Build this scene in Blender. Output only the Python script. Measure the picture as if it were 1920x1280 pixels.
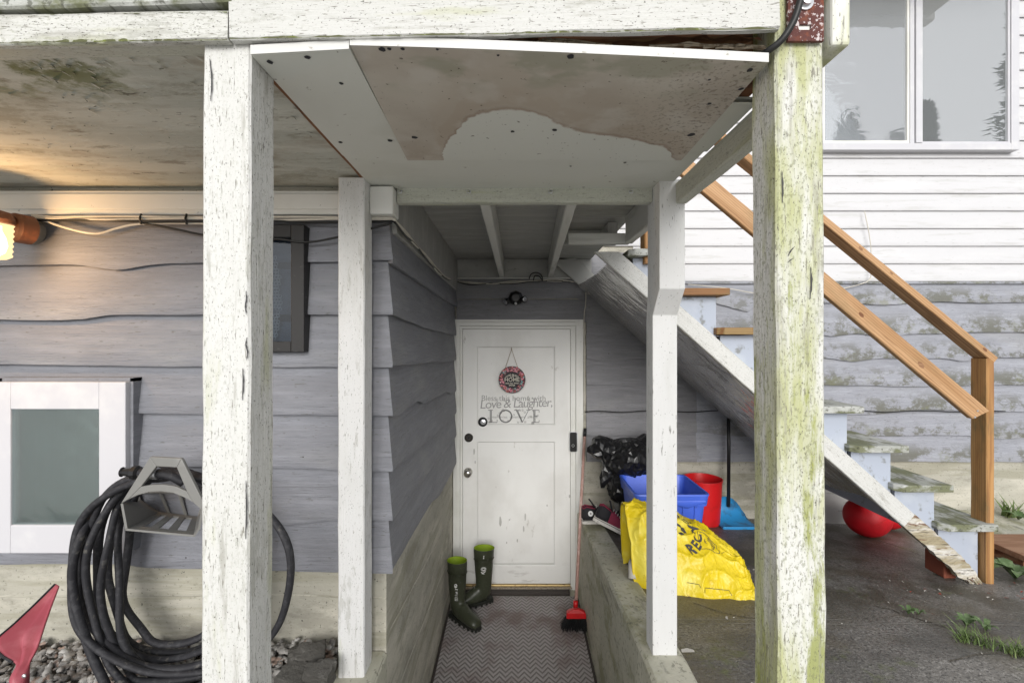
import bpy, bmesh, math, random
from mathutils import Vector, Matrix, noise as mnoise
R = math.radians
rnd = random.Random(7)
sc = bpy.context.scene
COL = sc.collection
for o in list(bpy.data.objects): bpy.data.objects.remove(o)

# ------------------------------------------------------------------ camera, sky, sun, exposure
F = 890.0            # focal length in photo pixels (1920 wide)
EYE = 1.2
cam = bpy.data.cameras.new('camera'); camo = bpy.data.objects.new('camera', cam); COL.objects.link(camo)
camo.location = (0, 0, EYE); camo.rotation_euler = (R(90), 0, 0)
cam.sensor_width = 36; cam.lens = 36*F/1920; cam.clip_start = 0.02; cam.clip_end = 500
sc.camera = camo
SUN_EL, SUN_AZ = 18, 181          # azimuth: compass-like, 180 = behind the camera
w = bpy.data.worlds.new('World'); sc.world = w; w.use_nodes = True
wn = w.node_tree.nodes; wl = w.node_tree.links
bg = wn['Background']
sky = wn.new('ShaderNodeTexSky'); sky.sky_type = 'NISHITA'; sky.sun_disc = False
sky.sun_elevation = R(SUN_EL); sky.sun_rotation = R(SUN_AZ); sky.air_density = 1.0; sky.dust_density = 4.0; sky.ozone_density = 1.0
hs = wn.new('ShaderNodeHueSaturation'); hs.inputs['Saturation'].default_value = 0.12; hs.inputs['Value'].default_value = 1.0
wl.new(sky.outputs[0], hs.inputs['Color'])
# cloud deck: evens out the clear-sky falloff into an overcast grey-white
mixc = wn.new('ShaderNodeMix'); mixc.data_type = 'RGBA'; mixc.inputs[0].default_value = 0.7
wl.new(hs.outputs[0], mixc.inputs[6]); mixc.inputs[7].default_value = (7.8, 8.0, 8.3, 1)
wl.new(mixc.outputs[2], bg.inputs[0]); bg.inputs[1].default_value = 0.088
sun = bpy.data.lights.new('sun', 'SUN'); sun.energy = 1.5; sun.angle = R(30); sun.color = (1, .97, .93)
suno = bpy.data.objects.new('sun', sun); COL.objects.link(suno)
az = R(SUN_AZ)
sdir = Vector((math.sin(az)*math.cos(R(SUN_EL)), math.cos(az)*math.cos(R(SUN_EL)), math.sin(R(SUN_EL))))
suno.rotation_euler = sdir.to_track_quat('Z', 'Y').to_euler(); suno.location = sdir*20
sc.view_settings.view_transform = 'Standard'; sc.view_settings.look = 'None'
sc.view_settings.exposure = 0.70; sc.view_settings.gamma = 1; sc.view_settings.use_curve_mapping = False
sc.cycles.use_denoising = True
sc.cycles.max_bounces = 10; sc.cycles.diffuse_bounces = 6; sc.cycles.transparent_max_bounces = 12

# ------------------------------------------------------------------ helpers
def P(u, v, d):
    """world point that a photo pixel shows at depth d"""
    return Vector(((u-960)*d/F, d, EYE+(640-v)*d/F))
def ZV(v, d): return EYE+(640-v)*d/F
def XU(u, d): return (u-960)*d/F
def zg(x, y):
    yy = max(y, 1.7)
    xx = min(max(x, .0), 4.5)
    return .06-.1*(min(yy, 4)-1.7)-.02*(xx-.6)*(min(yy, 4)-1.7)
def nz(p, s=1.0, seed=0.0):
    return mnoise.noise(Vector((p[0]*s+seed, p[1]*s+seed*1.7, p[2]*s-seed)))
def lerp(a, b, t): return a+(b-a)*t
def interp(pts, x):
    if x <= pts[0][0]: return pts[0][1]
    for (a, ya), (b, yb) in zip(pts, pts[1:]):
        if x <= b:
            t = (x-a)/(b-a); t = t*t*(3-2*t)*.6+t*.4
            return ya+(yb-ya)*t
    return pts[-1][1]

def tag(o, label=None, cat=None, group=None, kind=None):
    if label: o['label'] = label
    if cat: o['category'] = cat
    if group: o['group'] = group
    if kind: o['kind'] = kind
    return o
def thing(name, label, cat, loc=(0, 0, 0), group=None):
    o = bpy.data.objects.new(name, None); COL.objects.link(o); o.location = loc; o.empty_display_size = .05
    return tag(o, label, cat, group)
def wloc(o):
    v = Vector(o.location)
    while o.parent: o = o.parent; v += Vector(o.location)
    return v
def link(name, me, m, parent=None, smooth=False, loc=None, rot=None):
    o = bpy.data.objects.new(name, me); COL.objects.link(o)
    if m is not None:
        me.materials.clear(); me.materials.append(M[m] if isinstance(m, str) else m)
    if smooth:
        me.polygons.foreach_set('use_smooth', [True]*len(me.polygons))
    base = Vector((0, 0, 0))
    if parent is not None:
        o.parent = parent; base = wloc(parent)
    o.location = (Vector(loc) if loc is not None else Vector((0, 0, 0)))-base
    if rot is not None: o.rotation_euler = rot
    return o

class MB:
    """collects verts and faces for ONE mesh object (world coordinates unless said)"""
    def __init__(s): s.v = []; s.f = []; s.attr = None
    def quad(s, *ps):
        n = len(s.v); s.v += [Vector(p) for p in ps]; s.f.append(tuple(range(n, n+len(ps))))
    def box(s, a, b):
        x0, y0, z0 = a; x1, y1, z1 = b; n = len(s.v)
        s.v += [Vector(p) for p in ((x0,y0,z0),(x1,y0,z0),(x1,y1,z0),(x0,y1,z0),(x0,y0,z1),(x1,y0,z1),(x1,y1,z1),(x0,y1,z1))]
        s.f += [tuple(n+i for i in q) for q in ((0,3,2,1),(4,5,6,7),(0,1,5,4),(1,2,6,5),(2,3,7,6),(3,0,4,7))]
        return s
    def grid(s, rows, closed_u=False, closed_v=False):
        """rows: list of lists of points"""
        n = len(s.v); h = len(rows); wd = len(rows[0])
        for r in rows: s.v += [Vector(p) for p in r]
        for i in range(h if closed_v else h-1):
            for j in range(wd if closed_u else wd-1):
                a = n+i*wd+j; b = n+i*wd+(j+1) % wd; c = n+((i+1) % h)*wd+(j+1) % wd; d = n+((i+1) % h)*wd+j
                s.f.append((a, b, c, d))
        return s
    def loft(s, rings, cap0=True, cap1=True):
        n = len(s.v); wd = len(rings[0]); s.grid(rings, closed_u=True)
        if cap0: s.f.append(tuple(n+i for i in range(wd))[::-1])
        if cap1:
            k = n+(len(rings)-1)*wd; s.f.append(tuple(k+i for i in range(wd)))
        return s
    def tube(s, pts, r, seg=8, caps=True, flat=1.0):
        pts = [Vector(p) for p in pts]; rings = []; prev = None
        for i, p in enumerate(pts):
            t = (pts[min(i+1, len(pts)-1)]-pts[max(i-1, 0)])
            if t.length < 1e-9: t = Vector((0, 0, 1))
            t.normalize()
            if prev is None:
                ref = Vector((0, 0, 1)) if abs(t.z) < .9 else Vector((0, 1, 0))
                a = t.cross(ref).normalized()
            else:
                a = (prev-t*prev.dot(t)); a = a.normalized() if a.length > 1e-6 else t.orthogonal().normalized()
            prev = a; b = t.cross(a)
            rr = r(i/(len(pts)-1)) if callable(r) else r
            rings.append([p+a*math.cos(k*2*math.pi/seg)*rr+b*math.sin(k*2*math.pi/seg)*rr*flat for k in range(seg)])
        return s.loft(rings, caps, caps)
    def disc(s, c, n, r, seg=16, th=0.0):
        n = Vector(n).normalized(); a = n.orthogonal().normalized(); b = n.cross(a); c = Vector(c)
        ring = lambda q: [c+n*q+a*math.cos(k*2*math.pi/seg)*r+b*math.sin(k*2*math.pi/seg)*r for k in range(seg)]
        if th: s.loft([ring(0), ring(th)])
        else:
            k = len(s.v); s.v += ring(0); s.f.append(tuple(range(k, k+seg)))
        return s
    def lathe(s, c, prof, axis=(0, 0, 1), seg=24, caps=(True, True)):
        ax = Vector(axis).normalized(); a = ax.orthogonal().normalized(); b = ax.cross(a); c = Vector(c)
        rings = [[c+ax*h+(a*math.cos(k*2*math.pi/seg)+b*math.sin(k*2*math.pi/seg))*max(r, 1e-4) for k in range(seg)] for r, h in prof]
        return s.loft(rings, *caps)
    def prism(s, poly, y0, y1):
        """poly in (x,z), extruded along y"""
        n = len(s.v); k = len(poly)
        s.v += [Vector((x, y0, z)) for x, z in poly]+[Vector((x, y1, z)) for x, z in poly]
        s.f.append(tuple(range(n, n+k))); s.f.append(tuple(range(n+2*k-1, n+k-1, -1)))
        for i in range(k):
            j = (i+1) % k; s.f.append((n+j, n+i, n+k+i, n+k+j))
        return s
    def mesh(s, name):
        me = bpy.data.meshes.new(name); me.from_pydata([tuple(v) for v in s.v], [], s.f); me.validate()
        bm = bmesh.new(); bm.from_mesh(me); bmesh.ops.recalc_face_normals(bm, faces=bm.faces); bm.to_mesh(me); bm.free()
        if s.attr and len(s.attr) == len(me.vertices):
            at = me.attributes.new('h', 'FLOAT', 'POINT'); at.data.foreach_set('value', s.attr)
        return me
    def build(s, name, m, parent=None, smooth=False, bevel=0, label=None, angle=None):
        me = s.mesh(name); o = link(name, me, m, parent, smooth)
        if bevel:
            b = o.modifiers.new('bevel', 'BEVEL'); b.width = bevel; b.segments = 2; b.limit_method = 'ANGLE'; b.angle_limit = R(40)
        if angle:
            me.polygons.foreach_set('use_smooth', [True]*len(me.polygons))
            try: me.set_sharp_from_angle(angle=R(angle))
            except Exception: pass
        if label: o['label'] = label
        return o

def timber(name, p0, p1, w_, h_, m, parent=None, up=(0, 0, 1), cham=.004, jit=.0012, step=.05, label=None, ends=(0, 0), seed=None):
    """sawn timber: chamfered section, edges worn by a little noise; local X runs along the length (for the grain)"""
    p0 = Vector(p0); p1 = Vector(p1); L = (p1-p0).length; x = (p1-p0).normalized()
    up = Vector(up); y = up.cross(x).normalized(); z = x.cross(y)
    hw, hh = w_/2, h_/2; c = cham
    sec = [(-hw+c, -hh), (0, -hh), (hw-c, -hh), (hw, -hh+c), (hw, 0), (hw, hh-c), (hw-c, hh), (0, hh), (-hw+c, hh), (-hw, hh-c), (-hw, 0), (-hw, -hh+c)]
    n = max(2, int(L/step)); sd = rnd.random()*50 if seed is None else seed
    rings = []
    for i in range(n+1):
        t = i/n*L; ring = []
        for k, (a, b) in enumerate(sec):
            cor = 1.6 if k not in (1, 4, 7, 10) else .5
            j = jit*cor
            e = 0
            if i == 0: e = ends[0]*b
            if i == n: e = ends[1]*b
            ring.append(Vector((t+e, a*(1+0)+j*nz((t*9, a*30, b*30), 1, sd), b+j*nz((t*9, a*30, b*30), 1, sd+9))))
        rings.append(ring)
    mb = MB().loft(rings); me = mb.mesh(name)
    o = link(name, me, m, parent)
    rot = Matrix((x, y, z)).transposed().to_4x4()
    base = wloc(parent) if parent is not None else Vector((0, 0, 0))
    o.matrix_basis = Matrix.Translation(p0-base) @ rot
    if label: o['label'] = label
    return o

def text_poly(body, size, align='CENTER', bold=0.0, spacing=1.0, shear=0.0):
    cu = bpy.data.curves.new('t', 'FONT'); cu.body = body; cu.size = size; cu.align_x = align; cu.align_y = 'CENTER'
    cu.offset = bold; cu.space_character = spacing; cu.shear = shear; cu.resolution_u = 3
    o = bpy.data.objects.new('t', cu); COL.objects.link(o)
    dg = bpy.context.evaluated_depsgraph_get(); me = o.evaluated_get(dg).to_mesh()
    vs = [tuple(v.co) for v in me.vertices]; fs = [tuple(p.vertices) for p in me.polygons]
    o.evaluated_get(dg).to_mesh_clear(); bpy.data.objects.remove(o); bpy.data.curves.remove(cu)
    return vs, fs
def add_text(mb, body, size, fn, **k):
    vs, fs = text_poly(body, size, **k); n = len(mb.v)
    mb.v += [Vector(fn(x, y)) for x, y, _ in vs]; mb.f += [tuple(n+i for i in f) for f in fs]

def smoothpath(pts, n=8):
    """Catmull-Rom through points"""
    pts = [Vector(p) for p in pts]; out = []
    for i in range(len(pts)-1):
        a = pts[max(i-1, 0)]; b = pts[i]; c = pts[i+1]; d = pts[min(i+2, len(pts)-1)]
        for k in range(n):
            t = k/n
            out.append(.5*((2*b)+(c-a)*t+(2*a-5*b+4*c-d)*t*t+(3*b-a-3*c+d)*t**3))
    out.append(pts[-1]); return out

# ------------------------------------------------------------------ materials
M = {}
def newmat(name):
    m = bpy.data.materials.new(name); m.use_nodes = True; M[name] = m
    return m, m.node_tree.nodes, m.node_tree.links, m.node_tree.nodes['Principled BSDF']
def surf(name, base, rough=.7, layers=(), bump=None, spec=.4, metal=0, coord='Object', trans=0, emit=None, alpha=None, rough_var=0, coat=0, sss=0):
    """layers: dict(c=colour, s=(sx,sy,sz), d=detail, lo, hi, k=strength, grad=(axis,a,b), attr=(a,b), kind='noise'|'voro'|'wave', dist)"""
    m, N, L, B = newmat(name)
    tc = N.new('ShaderNodeTexCoord'); oi = N.new('ShaderNodeObjectInfo')
    off = N.new('ShaderNodeVectorMath'); off.operation = 'ADD'
    sc_ = N.new('ShaderNodeVectorMath'); sc_.operation = 'SCALE'; sc_.inputs['Scale'].default_value = 7.3
    L.new(oi.outputs['Random'], sc_.inputs[0]); L.new(tc.outputs[coord], off.inputs[0]); L.new(sc_.outputs[0], off.inputs[1])
    def tex(l):
        mp = N.new('ShaderNodeMapping'); mp.inputs['Scale'].default_value = l.get('s', (5, 5, 5)); mp.inputs['Location'].default_value = l.get('o', (0, 0, 0))
        L.new(off.outputs[0], mp.inputs[0])
        k = l.get('kind', 'noise')
        if k == 'noise':
            t = N.new('ShaderNodeTexNoise'); t.inputs['Scale'].default_value = 1; t.inputs['Detail'].default_value = l.get('d', 4); t.inputs['Roughness'].default_value = l.get('r', .6); t.inputs['Distortion'].default_value = l.get('dist', 0)
            out = t.outputs[0]
        elif k == 'voro':
            t = N.new('ShaderNodeTexVoronoi'); t.inputs['Scale'].default_value = 1; t.feature = l.get('feat', 'F1'); out = t.outputs['Distance']
        else:
            t = N.new('ShaderNodeTexWave'); t.inputs['Scale'].default_value = 1; t.inputs['Distortion'].default_value = l.get('dist', 4); t.inputs['Detail'].default_value = l.get('d', 3); t.inputs['Detail Scale'].default_value = l.get('ds', 1.5)
            t.wave_type = l.get('wt', 'BANDS'); t.bands_direction = l.get('bd', 'Z'); out = t.outputs['Fac']
        L.new(mp.outputs[0], t.inputs['Vector'])
        return out
    def rng(sock, lo, hi):
        r = N.new('ShaderNodeMapRange'); r.interpolation_type = 'SMOOTHSTEP'; L.new(sock, r.inputs[0])
        r.inputs[1].default_value = lo; r.inputs[2].default_value = hi; return r.outputs[0]
    def mul(a, b):
        n = N.new('ShaderNodeMath'); n.operation = 'MULTIPLY'; L.new(a, n.inputs[0])
        if isinstance(b, (int, float)): n.inputs[1].default_value = b
        else: L.new(b, n.inputs[1])
        return n.outputs[0]
    col = None; B.inputs['Base Color'].default_value = (*base, 1)
    masks = []
    for l in layers:
        msk = rng(tex(l), l.get('lo', .45), l.get('hi', .6))
        if 'grad' in l:
            sp = N.new('ShaderNodeSeparateXYZ'); L.new(tc.outputs[coord], sp.inputs[0]); ax, a, b = l['grad']
            msk = mul(msk, rng(sp.outputs[ax], a, b))
        if 'grad2' in l:
            sp = N.new('ShaderNodeSeparateXYZ'); L.new(tc.outputs[coord], sp.inputs[0]); ax, a, b = l['grad2']
            msk = mul(msk, rng(sp.outputs[ax], a, b))
        if 'attr' in l:
            at = N.new('ShaderNodeAttribute'); at.attribute_name = 'h'; msk = mul(msk, rng(at.outputs['Fac'], *l['attr']))
        msk = mul(msk, l.get('k', 1.0)); masks.append(msk)
        mx = N.new('ShaderNodeMix'); mx.data_type = 'RGBA'; L.new(msk, mx.inputs[0])
        if col is None: mx.inputs[6].default_value = (*base, 1)
        else: L.new(col, mx.inputs[6])
        mx.inputs[7].default_value = (*l['c'], 1); col = mx.outputs[2]
    if col is not None: L.new(col, B.inputs['Base Color'])
    B.inputs['Roughness'].default_value = rough; B.inputs['Metallic'].default_value = metal
    if rough_var and masks:
        mr = N.new('ShaderNodeMath'); mr.operation = 'MULTIPLY_ADD'; L.new(masks[0], mr.inputs[0]); mr.inputs[1].default_value = rough_var; mr.inputs[2].default_value = rough
        L.new(mr.outputs[0], B.inputs['Roughness'])
    B.inputs['Specular IOR Level'].default_value = spec
    if coat: B.inputs['Coat Weight'].default_value = coat
    if sss: B.inputs['Subsurface Weight'].default_value = sss; B.inputs['Subsurface Radius'].default_value = (.01, .01, .01)
    if trans: B.inputs['Transmission Weight'].default_value = trans
    if emit: B.inputs['Emission Color'].default_value = (*emit[0], 1); B.inputs['Emission Strength'].default_value = emit[1]
    if alpha is not None: B.inputs['Alpha'].default_value = alpha
    prev = None
    for b in (bump or ()):
        bp = N.new('ShaderNodeBump'); bp.inputs['Strength'].default_value = b.get('k', .5); bp.inputs['Distance'].default_value = b.get('dist_m', .004)
        t = tex(b)
        if 'lo' in b: t = rng(t, b['lo'], b['hi'])
        L.new(t, bp.inputs['Height'])
        if prev is not None: L.new(prev, bp.inputs['Normal'])
        prev = bp.outputs[0]
    if prev is not None: L.new(prev, B.inputs['Normal'])
    return m

DK = (.05, .05, .04)
MOSS = (.25, .275, .045); ALG = (.42, .435, .22)
# painted posts: local X along the length
def post_mat(name, moss, dirt, base=(.61, .61, .59), streak=.5):
    surf(name, base, .62, [
        dict(c=(.55, .55, .52), s=(2, 9, 9), d=5, lo=.45, hi=.7, k=.5),
        dict(c=ALG, s=(2.2, 13, 13), d=7, lo=.64-.26*moss, hi=.76-.2*moss, k=min(.95, .3+moss)),
        dict(c=MOSS, s=(3.2, 17, 17), d=9, r=.7, lo=.70-.2*moss, hi=.80-.2*moss, k=min(.85, moss)),
        dict(c=(.17, .18, .09), s=(120, 160, 160), d=3, lo=.55, hi=.63, k=.6*moss),
        dict(c=(.68, .69, .63), s=(9, 40, 40), d=8, r=.75, lo=.56, hi=.64, k=.6*moss),
        dict(c=(.40, .40, .36), s=(3, 12, 12), d=9, r=.75, lo=.56, hi=.62, k=.35+.4*dirt),
        dict(c=(.30, .29, .25), s=(5, 40, 40), d=8, r=.7, lo=.60-.08*dirt, hi=.72-.08*dirt, k=.55),
        dict(c=(.15, .14, .11), s=(34, 230, 230), d=4, lo=.655-.06*dirt, hi=.70-.06*dirt, k=.75),
        dict(c=(.08, .075, .06), s=(170, 330, 330), d=2, lo=.69-.06*dirt, hi=.73-.06*dirt, k=.85),
        dict(c=(.10, .085, .07), s=(4, 150, 150), d=9, r=.7, dist=.3, lo=.70-.06*streak, hi=.725-.06*streak, k=.85),
    ], bump=[dict(s=(5, 110, 110), d=6, r=.7, k=.8, dist_m=.004), dict(s=(60, 90, 90), d=5, k=.45, dist_m=.002)])
def post_mat_v(name, moss, dirt, base):
    sw = lambda t: (t[1], t[2], t[0])
    surf(name, base, .62, [
        dict(c=(.55, .55, .52), s=(9, 9, 2), d=5, lo=.45, hi=.7, k=.5),
        dict(c=ALG, s=(10, 10, 3), d=6, lo=.62-.3*moss, hi=.78-.25*moss, k=min(1, .25+moss)),
        dict(c=MOSS, s=(14, 14, 4), d=8, lo=.66-.22*moss, hi=.8-.2*moss, k=min(.75, .9*moss)),
        dict(c=(.13, .12, .1), s=(90, 90, 14), d=6, lo=.66-.08*dirt, hi=.74-.08*dirt, k=.75),
        dict(c=(.07, .06, .05), s=(160, 160, 90), d=3, lo=.7-.07*dirt, hi=.76-.07*dirt, k=.9)],
        bump=[dict(s=(90, 90, 6), d=4, k=.35, dist_m=.002)])
post_mat_v('post_rear_v', .05, .5, (.70, .70, .695))
post_mat_v('post_right_v', .6, .8, (.70, .70, .66))
post_mat('post_left', .26, .72, streak=.8)
post_mat('post_right', .84, .8, base=(.62, .62, .59))
post_mat('post_rear', .03, .35, base=(.70, .70, .695))
post_mat('post_rear_old', .12, .6, base=(.70, .70, .67))
post_mat('beam_left', .5, 1.0, base=(.58, .58, .55), streak=1.0)
post_mat('beam_paint', .14, .75, base=(.58, .58, .56), streak=.8)
post_mat('beam_green', .32, .3, base=(.52, .53, .46))
post_mat('stringer_paint', .18, .6)
surf('rot_wood', (.50, .46, .38), .85, [
    dict(c=(.62, .60, .56), s=(5, 30, 30), d=5, lo=.5, hi=.56, k=.9),
    dict(c=(.25, .2, .1), s=(4, 20, 20), d=6, lo=.45, hi=.6, k=.7),
    dict(c=(.14, .06, .03), s=(7, 40, 40), d=6, lo=.56, hi=.62, k=.9),
    dict(c=(.05, .04, .03), s=(8, 90, 90), d=6, lo=.58, hi=.66, k=.8)],
    bump=[dict(s=(6, 70, 70), d=6, k=.8, dist_m=.006)])
def siding_mat(name, base, mould=0, green=0):
    surf(name, base, .6, [
        dict(c=tuple(x*1.35 for x in base), s=(3, 3, 34), d=8, r=.7, lo=.45, hi=.64, k=.5),
        dict(c=tuple(x*.72 for x in base), s=(2.2, 2.2, 9), d=5, lo=.5, hi=.72, k=.5),
        dict(c=(.34, .34, .33), s=(1.3, 1.3, 4), d=5, lo=.52, hi=.7, k=.35),
        dict(c=(.11, .11, .1), s=(26, 26, 150), d=3, lo=.64, hi=.70, k=.7),
        dict(c=tuple(x*.45 for x in base), s=(4, 4, 100), d=8, r=.75, lo=.58, hi=.65, k=.45),
        dict(c=(.13, .13, .10), s=(3.6, 3, 5), d=10, r=.8, lo=.53-.06*mould, hi=.60-.04*mould, k=.85*min(1, mould), attr=(.7, .2), grad=(0, .9, 2.3)),
        dict(c=(.19, .20, .09), s=(4.4, 3, 6), d=10, r=.8, lo=.54, hi=.62, k=.75*green, attr=(.5, .1), grad=(0, 1.2, 2.8)),
    ], bump=[dict(s=(7, 7, 110), d=6, r=.65, k=.9, dist_m=.005), dict(s=(22, 22, 55), d=7, r=.7, k=.8, dist_m=.005), dict(s=(2.5, 2.5, 8), d=3, k=.6, dist_m=.012)])
siding_mat('siding', (.205, .211, .235))
siding_mat('siding_back', (.31, .32, .36), 1.0, .6)
siding_mat('siding_door', (.235, .235, .25))
surf('concrete', (.41, .395, .335), .85, [
    dict(c=(.56, .535, .46), s=(2, 2, 5), d=7, lo=.42, hi=.62, k=.8),
    dict(c=(.25, .24, .2), s=(3, 3, 7), d=9, r=.72, lo=.5, hi=.64, k=.65),
    dict(c=(.28, .27, .2), s=(1.2, 1.2, 14), d=6, lo=.5, hi=.62, k=.6),
    dict(c=(.20, .2, .15), s=(40, 40, 60), d=4, lo=.6, hi=.68, k=.5),
    dict(c=(.06, .06, .05), s=(90, 90, 90), d=2, lo=.68, hi=.72, k=.8)],
    bump=[dict(s=(60, 60, 90), d=6, k=.5, dist_m=.004), dict(s=(4, 4, 30), d=4, k=.4, dist_m=.006)])
surf('curb_concrete', (.46, .45, .37), .88, [
    dict(c=(.54, .52, .43), s=(5, 5, 5), d=7, lo=.45, hi=.62, k=.8),
    dict(c=(.25, .245, .14), s=(3.5, 2.5, 4), d=9, r=.7, lo=.49, hi=.62, k=.7),
    dict(c=(.12, .12, .09), s=(50, 50, 50), d=4, lo=.56, hi=.66, k=.6),
    dict(c=(.12, .12, .11), s=(14, 3, 18), d=5, lo=.6, hi=.68, k=.5)],
    bump=[dict(s=(70, 70, 70), d=6, k=.6, dist_m=.004), dict(s=(8, 8, 8), d=4, k=.4, dist_m=.008)])
surf('pavement', (.19, .18, .168), .46, [
    dict(c=(.36, .345, .325), s=(80, 80, 80), d=4, r=.7, lo=.53, hi=.63, k=.8),
    dict(c=(.05, .048, .045), s=(95, 95, 95), d=3, lo=.53, hi=.62, k=.8),
    dict(c=(.38, .36, .34), s=(70, 70, 70), d=2, lo=.68, hi=.72, k=.8),
    dict(c=(.06, .053, .035), s=(2.6, 2.0, 2), d=10, r=.72, lo=.40, hi=.58, k=.8, grad=(1, 1.75, 2.3)),
    dict(c=(.06, .058, .054), s=(1.1, 1.6, 1), d=8, r=.65, lo=.5, hi=.62, k=.55),
    dict(c=(.12, .10, .065), s=(1.5, 2.3, 2), d=7, lo=.5, hi=.66, k=.6),
    dict(c=(.12, .14, .05), s=(4, 4, 4), d=10, r=.75, lo=.56, hi=.66, k=.6)],
    bump=[dict(s=(110, 110, 110), d=4, k=.8, dist_m=.005), dict(s=(5, 5, 5), d=5, k=.3, dist_m=.01)], rough_var=0)
surf('vinyl', (.60, .60, .615), .42, [
    dict(c=(.70, .70, .70), s=(1.5, 1.5, 6), d=5, lo=.5, hi=.75, k=.6),
    dict(c=(.16, .16, .15), s=(9, 9, 60), d=8, r=.75, lo=.60, hi=.66, k=.8, attr=(.55, .95), grad=(0, 2.6, 3.4), grad2=(2, 2.25, 2.45)),
    dict(c=(.3, .3, .28), s=(16, 16, 160), d=4, lo=.66, hi=.70, k=.7), dict(c=(.5, .5, .49), s=(3, 3, 30), d=7, lo=.55, hi=.66, k=.6)],
    bump=[dict(s=(4, 4, 90), d=4, k=.12, dist_m=.002)])
surf('soffit_peel', (.49, .505, .46), .8, [
    dict(c=(.30, .29, .24), s=(3.2, 5, 1), d=10, r=.8, lo=.52, hi=.60, k=.7),
    dict(c=(.36, .32, .26), s=(1.8, 3, 1), d=9, r=.75, lo=.49, hi=.60, k=.75),
    dict(c=(.60, .61, .56), s=(2, 9, 1), d=6, lo=.45, hi=.6, k=.8),
    dict(c=(.36, .31, .26), s=(2.6, 7, 1), d=7, lo=.55, hi=.70, k=.6, grad=(1, 1.2, 1.5)),
    dict(c=(.2, .17, .13), s=(6, 18, 1), d=9, r=.75, lo=.58, hi=.66, k=.6),
    dict(c=(.12, .14, .04), s=(5, 6, 1), d=9, r=.75, lo=.46, hi=.58, k=.9, grad=(1, 1.2, .98), grad2=(0, -.6, -.95)),
    dict(c=(.09, .085, .07), s=(16, 45, 1), d=6, r=.7, lo=.63, hi=.67, k=.8)],
    bump=[dict(s=(8, 60, 1), d=5, k=.5, dist_m=.003), dict(s=(5, 12, 1), d=4, lo=.55, hi=.6, k=.6, dist_m=.002)])
surf('soffit_paint', (.68, .69, .645), .7, [
    dict(c=(.60, .61, .56), s=(3, 4, 1), d=4, lo=.5, hi=.7, k=.6),
    dict(c=(.2, .18, .15), s=(40, 40, 40), d=3, lo=.70, hi=.74, k=.7)],
    bump=[dict(s=(5, 40, 5), d=4, k=.1, dist_m=.002)])
surf('white_trim', (.74, .74, .71), .5, [
    dict(c=(.62, .62, .57), s=(3, 3, 3), d=5, lo=.48, hi=.7, k=.7),
    dict(c=(.2, .19, .16), s=(50, 50, 50), d=3, lo=.70, hi=.74, k=.7)],
    bump=[dict(s=(20, 20, 60), d=4, k=.15, dist_m=.002)])
surf('door_paint', (.80, .80, .78), .42, [
    dict(c=(.62, .61, .58), s=(2, 2, 1.4), d=6, lo=.46, hi=.7, k=.6),
    dict(c=(.42, .40, .36), s=(12, 12, 5), d=6, lo=.66, hi=.72, k=.7),
    dict(c=(.45, .43, .4), s=(6, 6, 22), d=7, lo=.55, hi=.66, k=.6, grad=(2, -.45, -.7))],
    bump=[dict(s=(30, 30, 8), d=4, k=.1, dist_m=.002)])
surf('edge_white', (.60, .60, .58), .6, [dict(c=(.3, .28, .24), s=(30, 30, 60), d=5, lo=.64, hi=.7, k=.8)])
surf('brown_ply', (.20, .09, .045), .85, [dict(c=(.34, .2, .11), s=(3, 10, 30), d=6, lo=.45, hi=.6), dict(c=(.05, .03, .02), s=(8, 8, 40), d=5, lo=.55, hi=.65)],
     bump=[dict(s=(8, 8, 60), d=5, k=.7, dist_m=.006)])
def newwood(name, a, b, dark, mould=0):
    surf(name, a, .62, [
        dict(c=b, s=(1.1, 13, 13), kind='wave', bd='Y', dist=7, d=3, ds=.9, lo=.25, hi=.95, k=.65),
        dict(c=dark, s=(1.6, 26, 26), kind='wave', bd='Z', dist=9, d=2, ds=.6, lo=.72, hi=1.0, k=.5),
        dict(c=dark, s=(4, 90, 90), d=6, r=.7, lo=.53, hi=.68, k=.6),
        dict(c=(.16, .13, .06), s=(3, 9, 9), d=7, lo=.52, hi=.7, k=mould)],
        bump=[dict(s=(3, 70, 70), d=5, k=.3, dist_m=.002)])
newwood('cedar', (.40, .225, .105), (.53, .33, .175), (.21, .10, .04), .3)
newwood('cedar_post', (.40, .21, .075), (.49, .28, .115), (.20, .09, .035), .75)
newwood('treated', (.25, .12, .045), (.32, .235, .10), (.12, .06, .025), .9)
surf('tread_old', (.36, .37, .34), .85, [
    dict(c=(.50, .51, .49), s=(6, 6, 14), d=6, lo=.45, hi=.6, k=.8),
    dict(c=(.13, .14, .06), s=(9, 5, 20), d=8, lo=.46, hi=.58, k=.85),
    dict(c=(.07, .07, .05), s=(60, 12, 60), d=5, lo=.55, hi=.64, k=.7)],
    bump=[dict(s=(70, 14, 70), d=6, k=.8, dist_m=.005)])
surf('stair_side', (.40, .44, .52), .6, [
    dict(c=(.48, .52, .58), s=(5, 5, 5), d=5, lo=.45, hi=.65, k=.6),
    dict(c=(.17, .17, .15), s=(16, 16, 16), d=8, lo=.57, hi=.68, k=.75)], bump=[dict(s=(9, 9, 60), d=5, k=.25, dist_m=.002)])
surf('deck_grey', (.36, .36, .345), .75, [
    dict(c=(.46, .46, .44), s=(3, 20, 5), d=5, lo=.45, hi=.65, k=.7), dict(c=(.2, .2, .18), s=(12, 60, 30), d=5, lo=.6, hi=.7, k=.6)],
    bump=[dict(s=(5, 70, 30), d=5, k=.35, dist_m=.002)])
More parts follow.
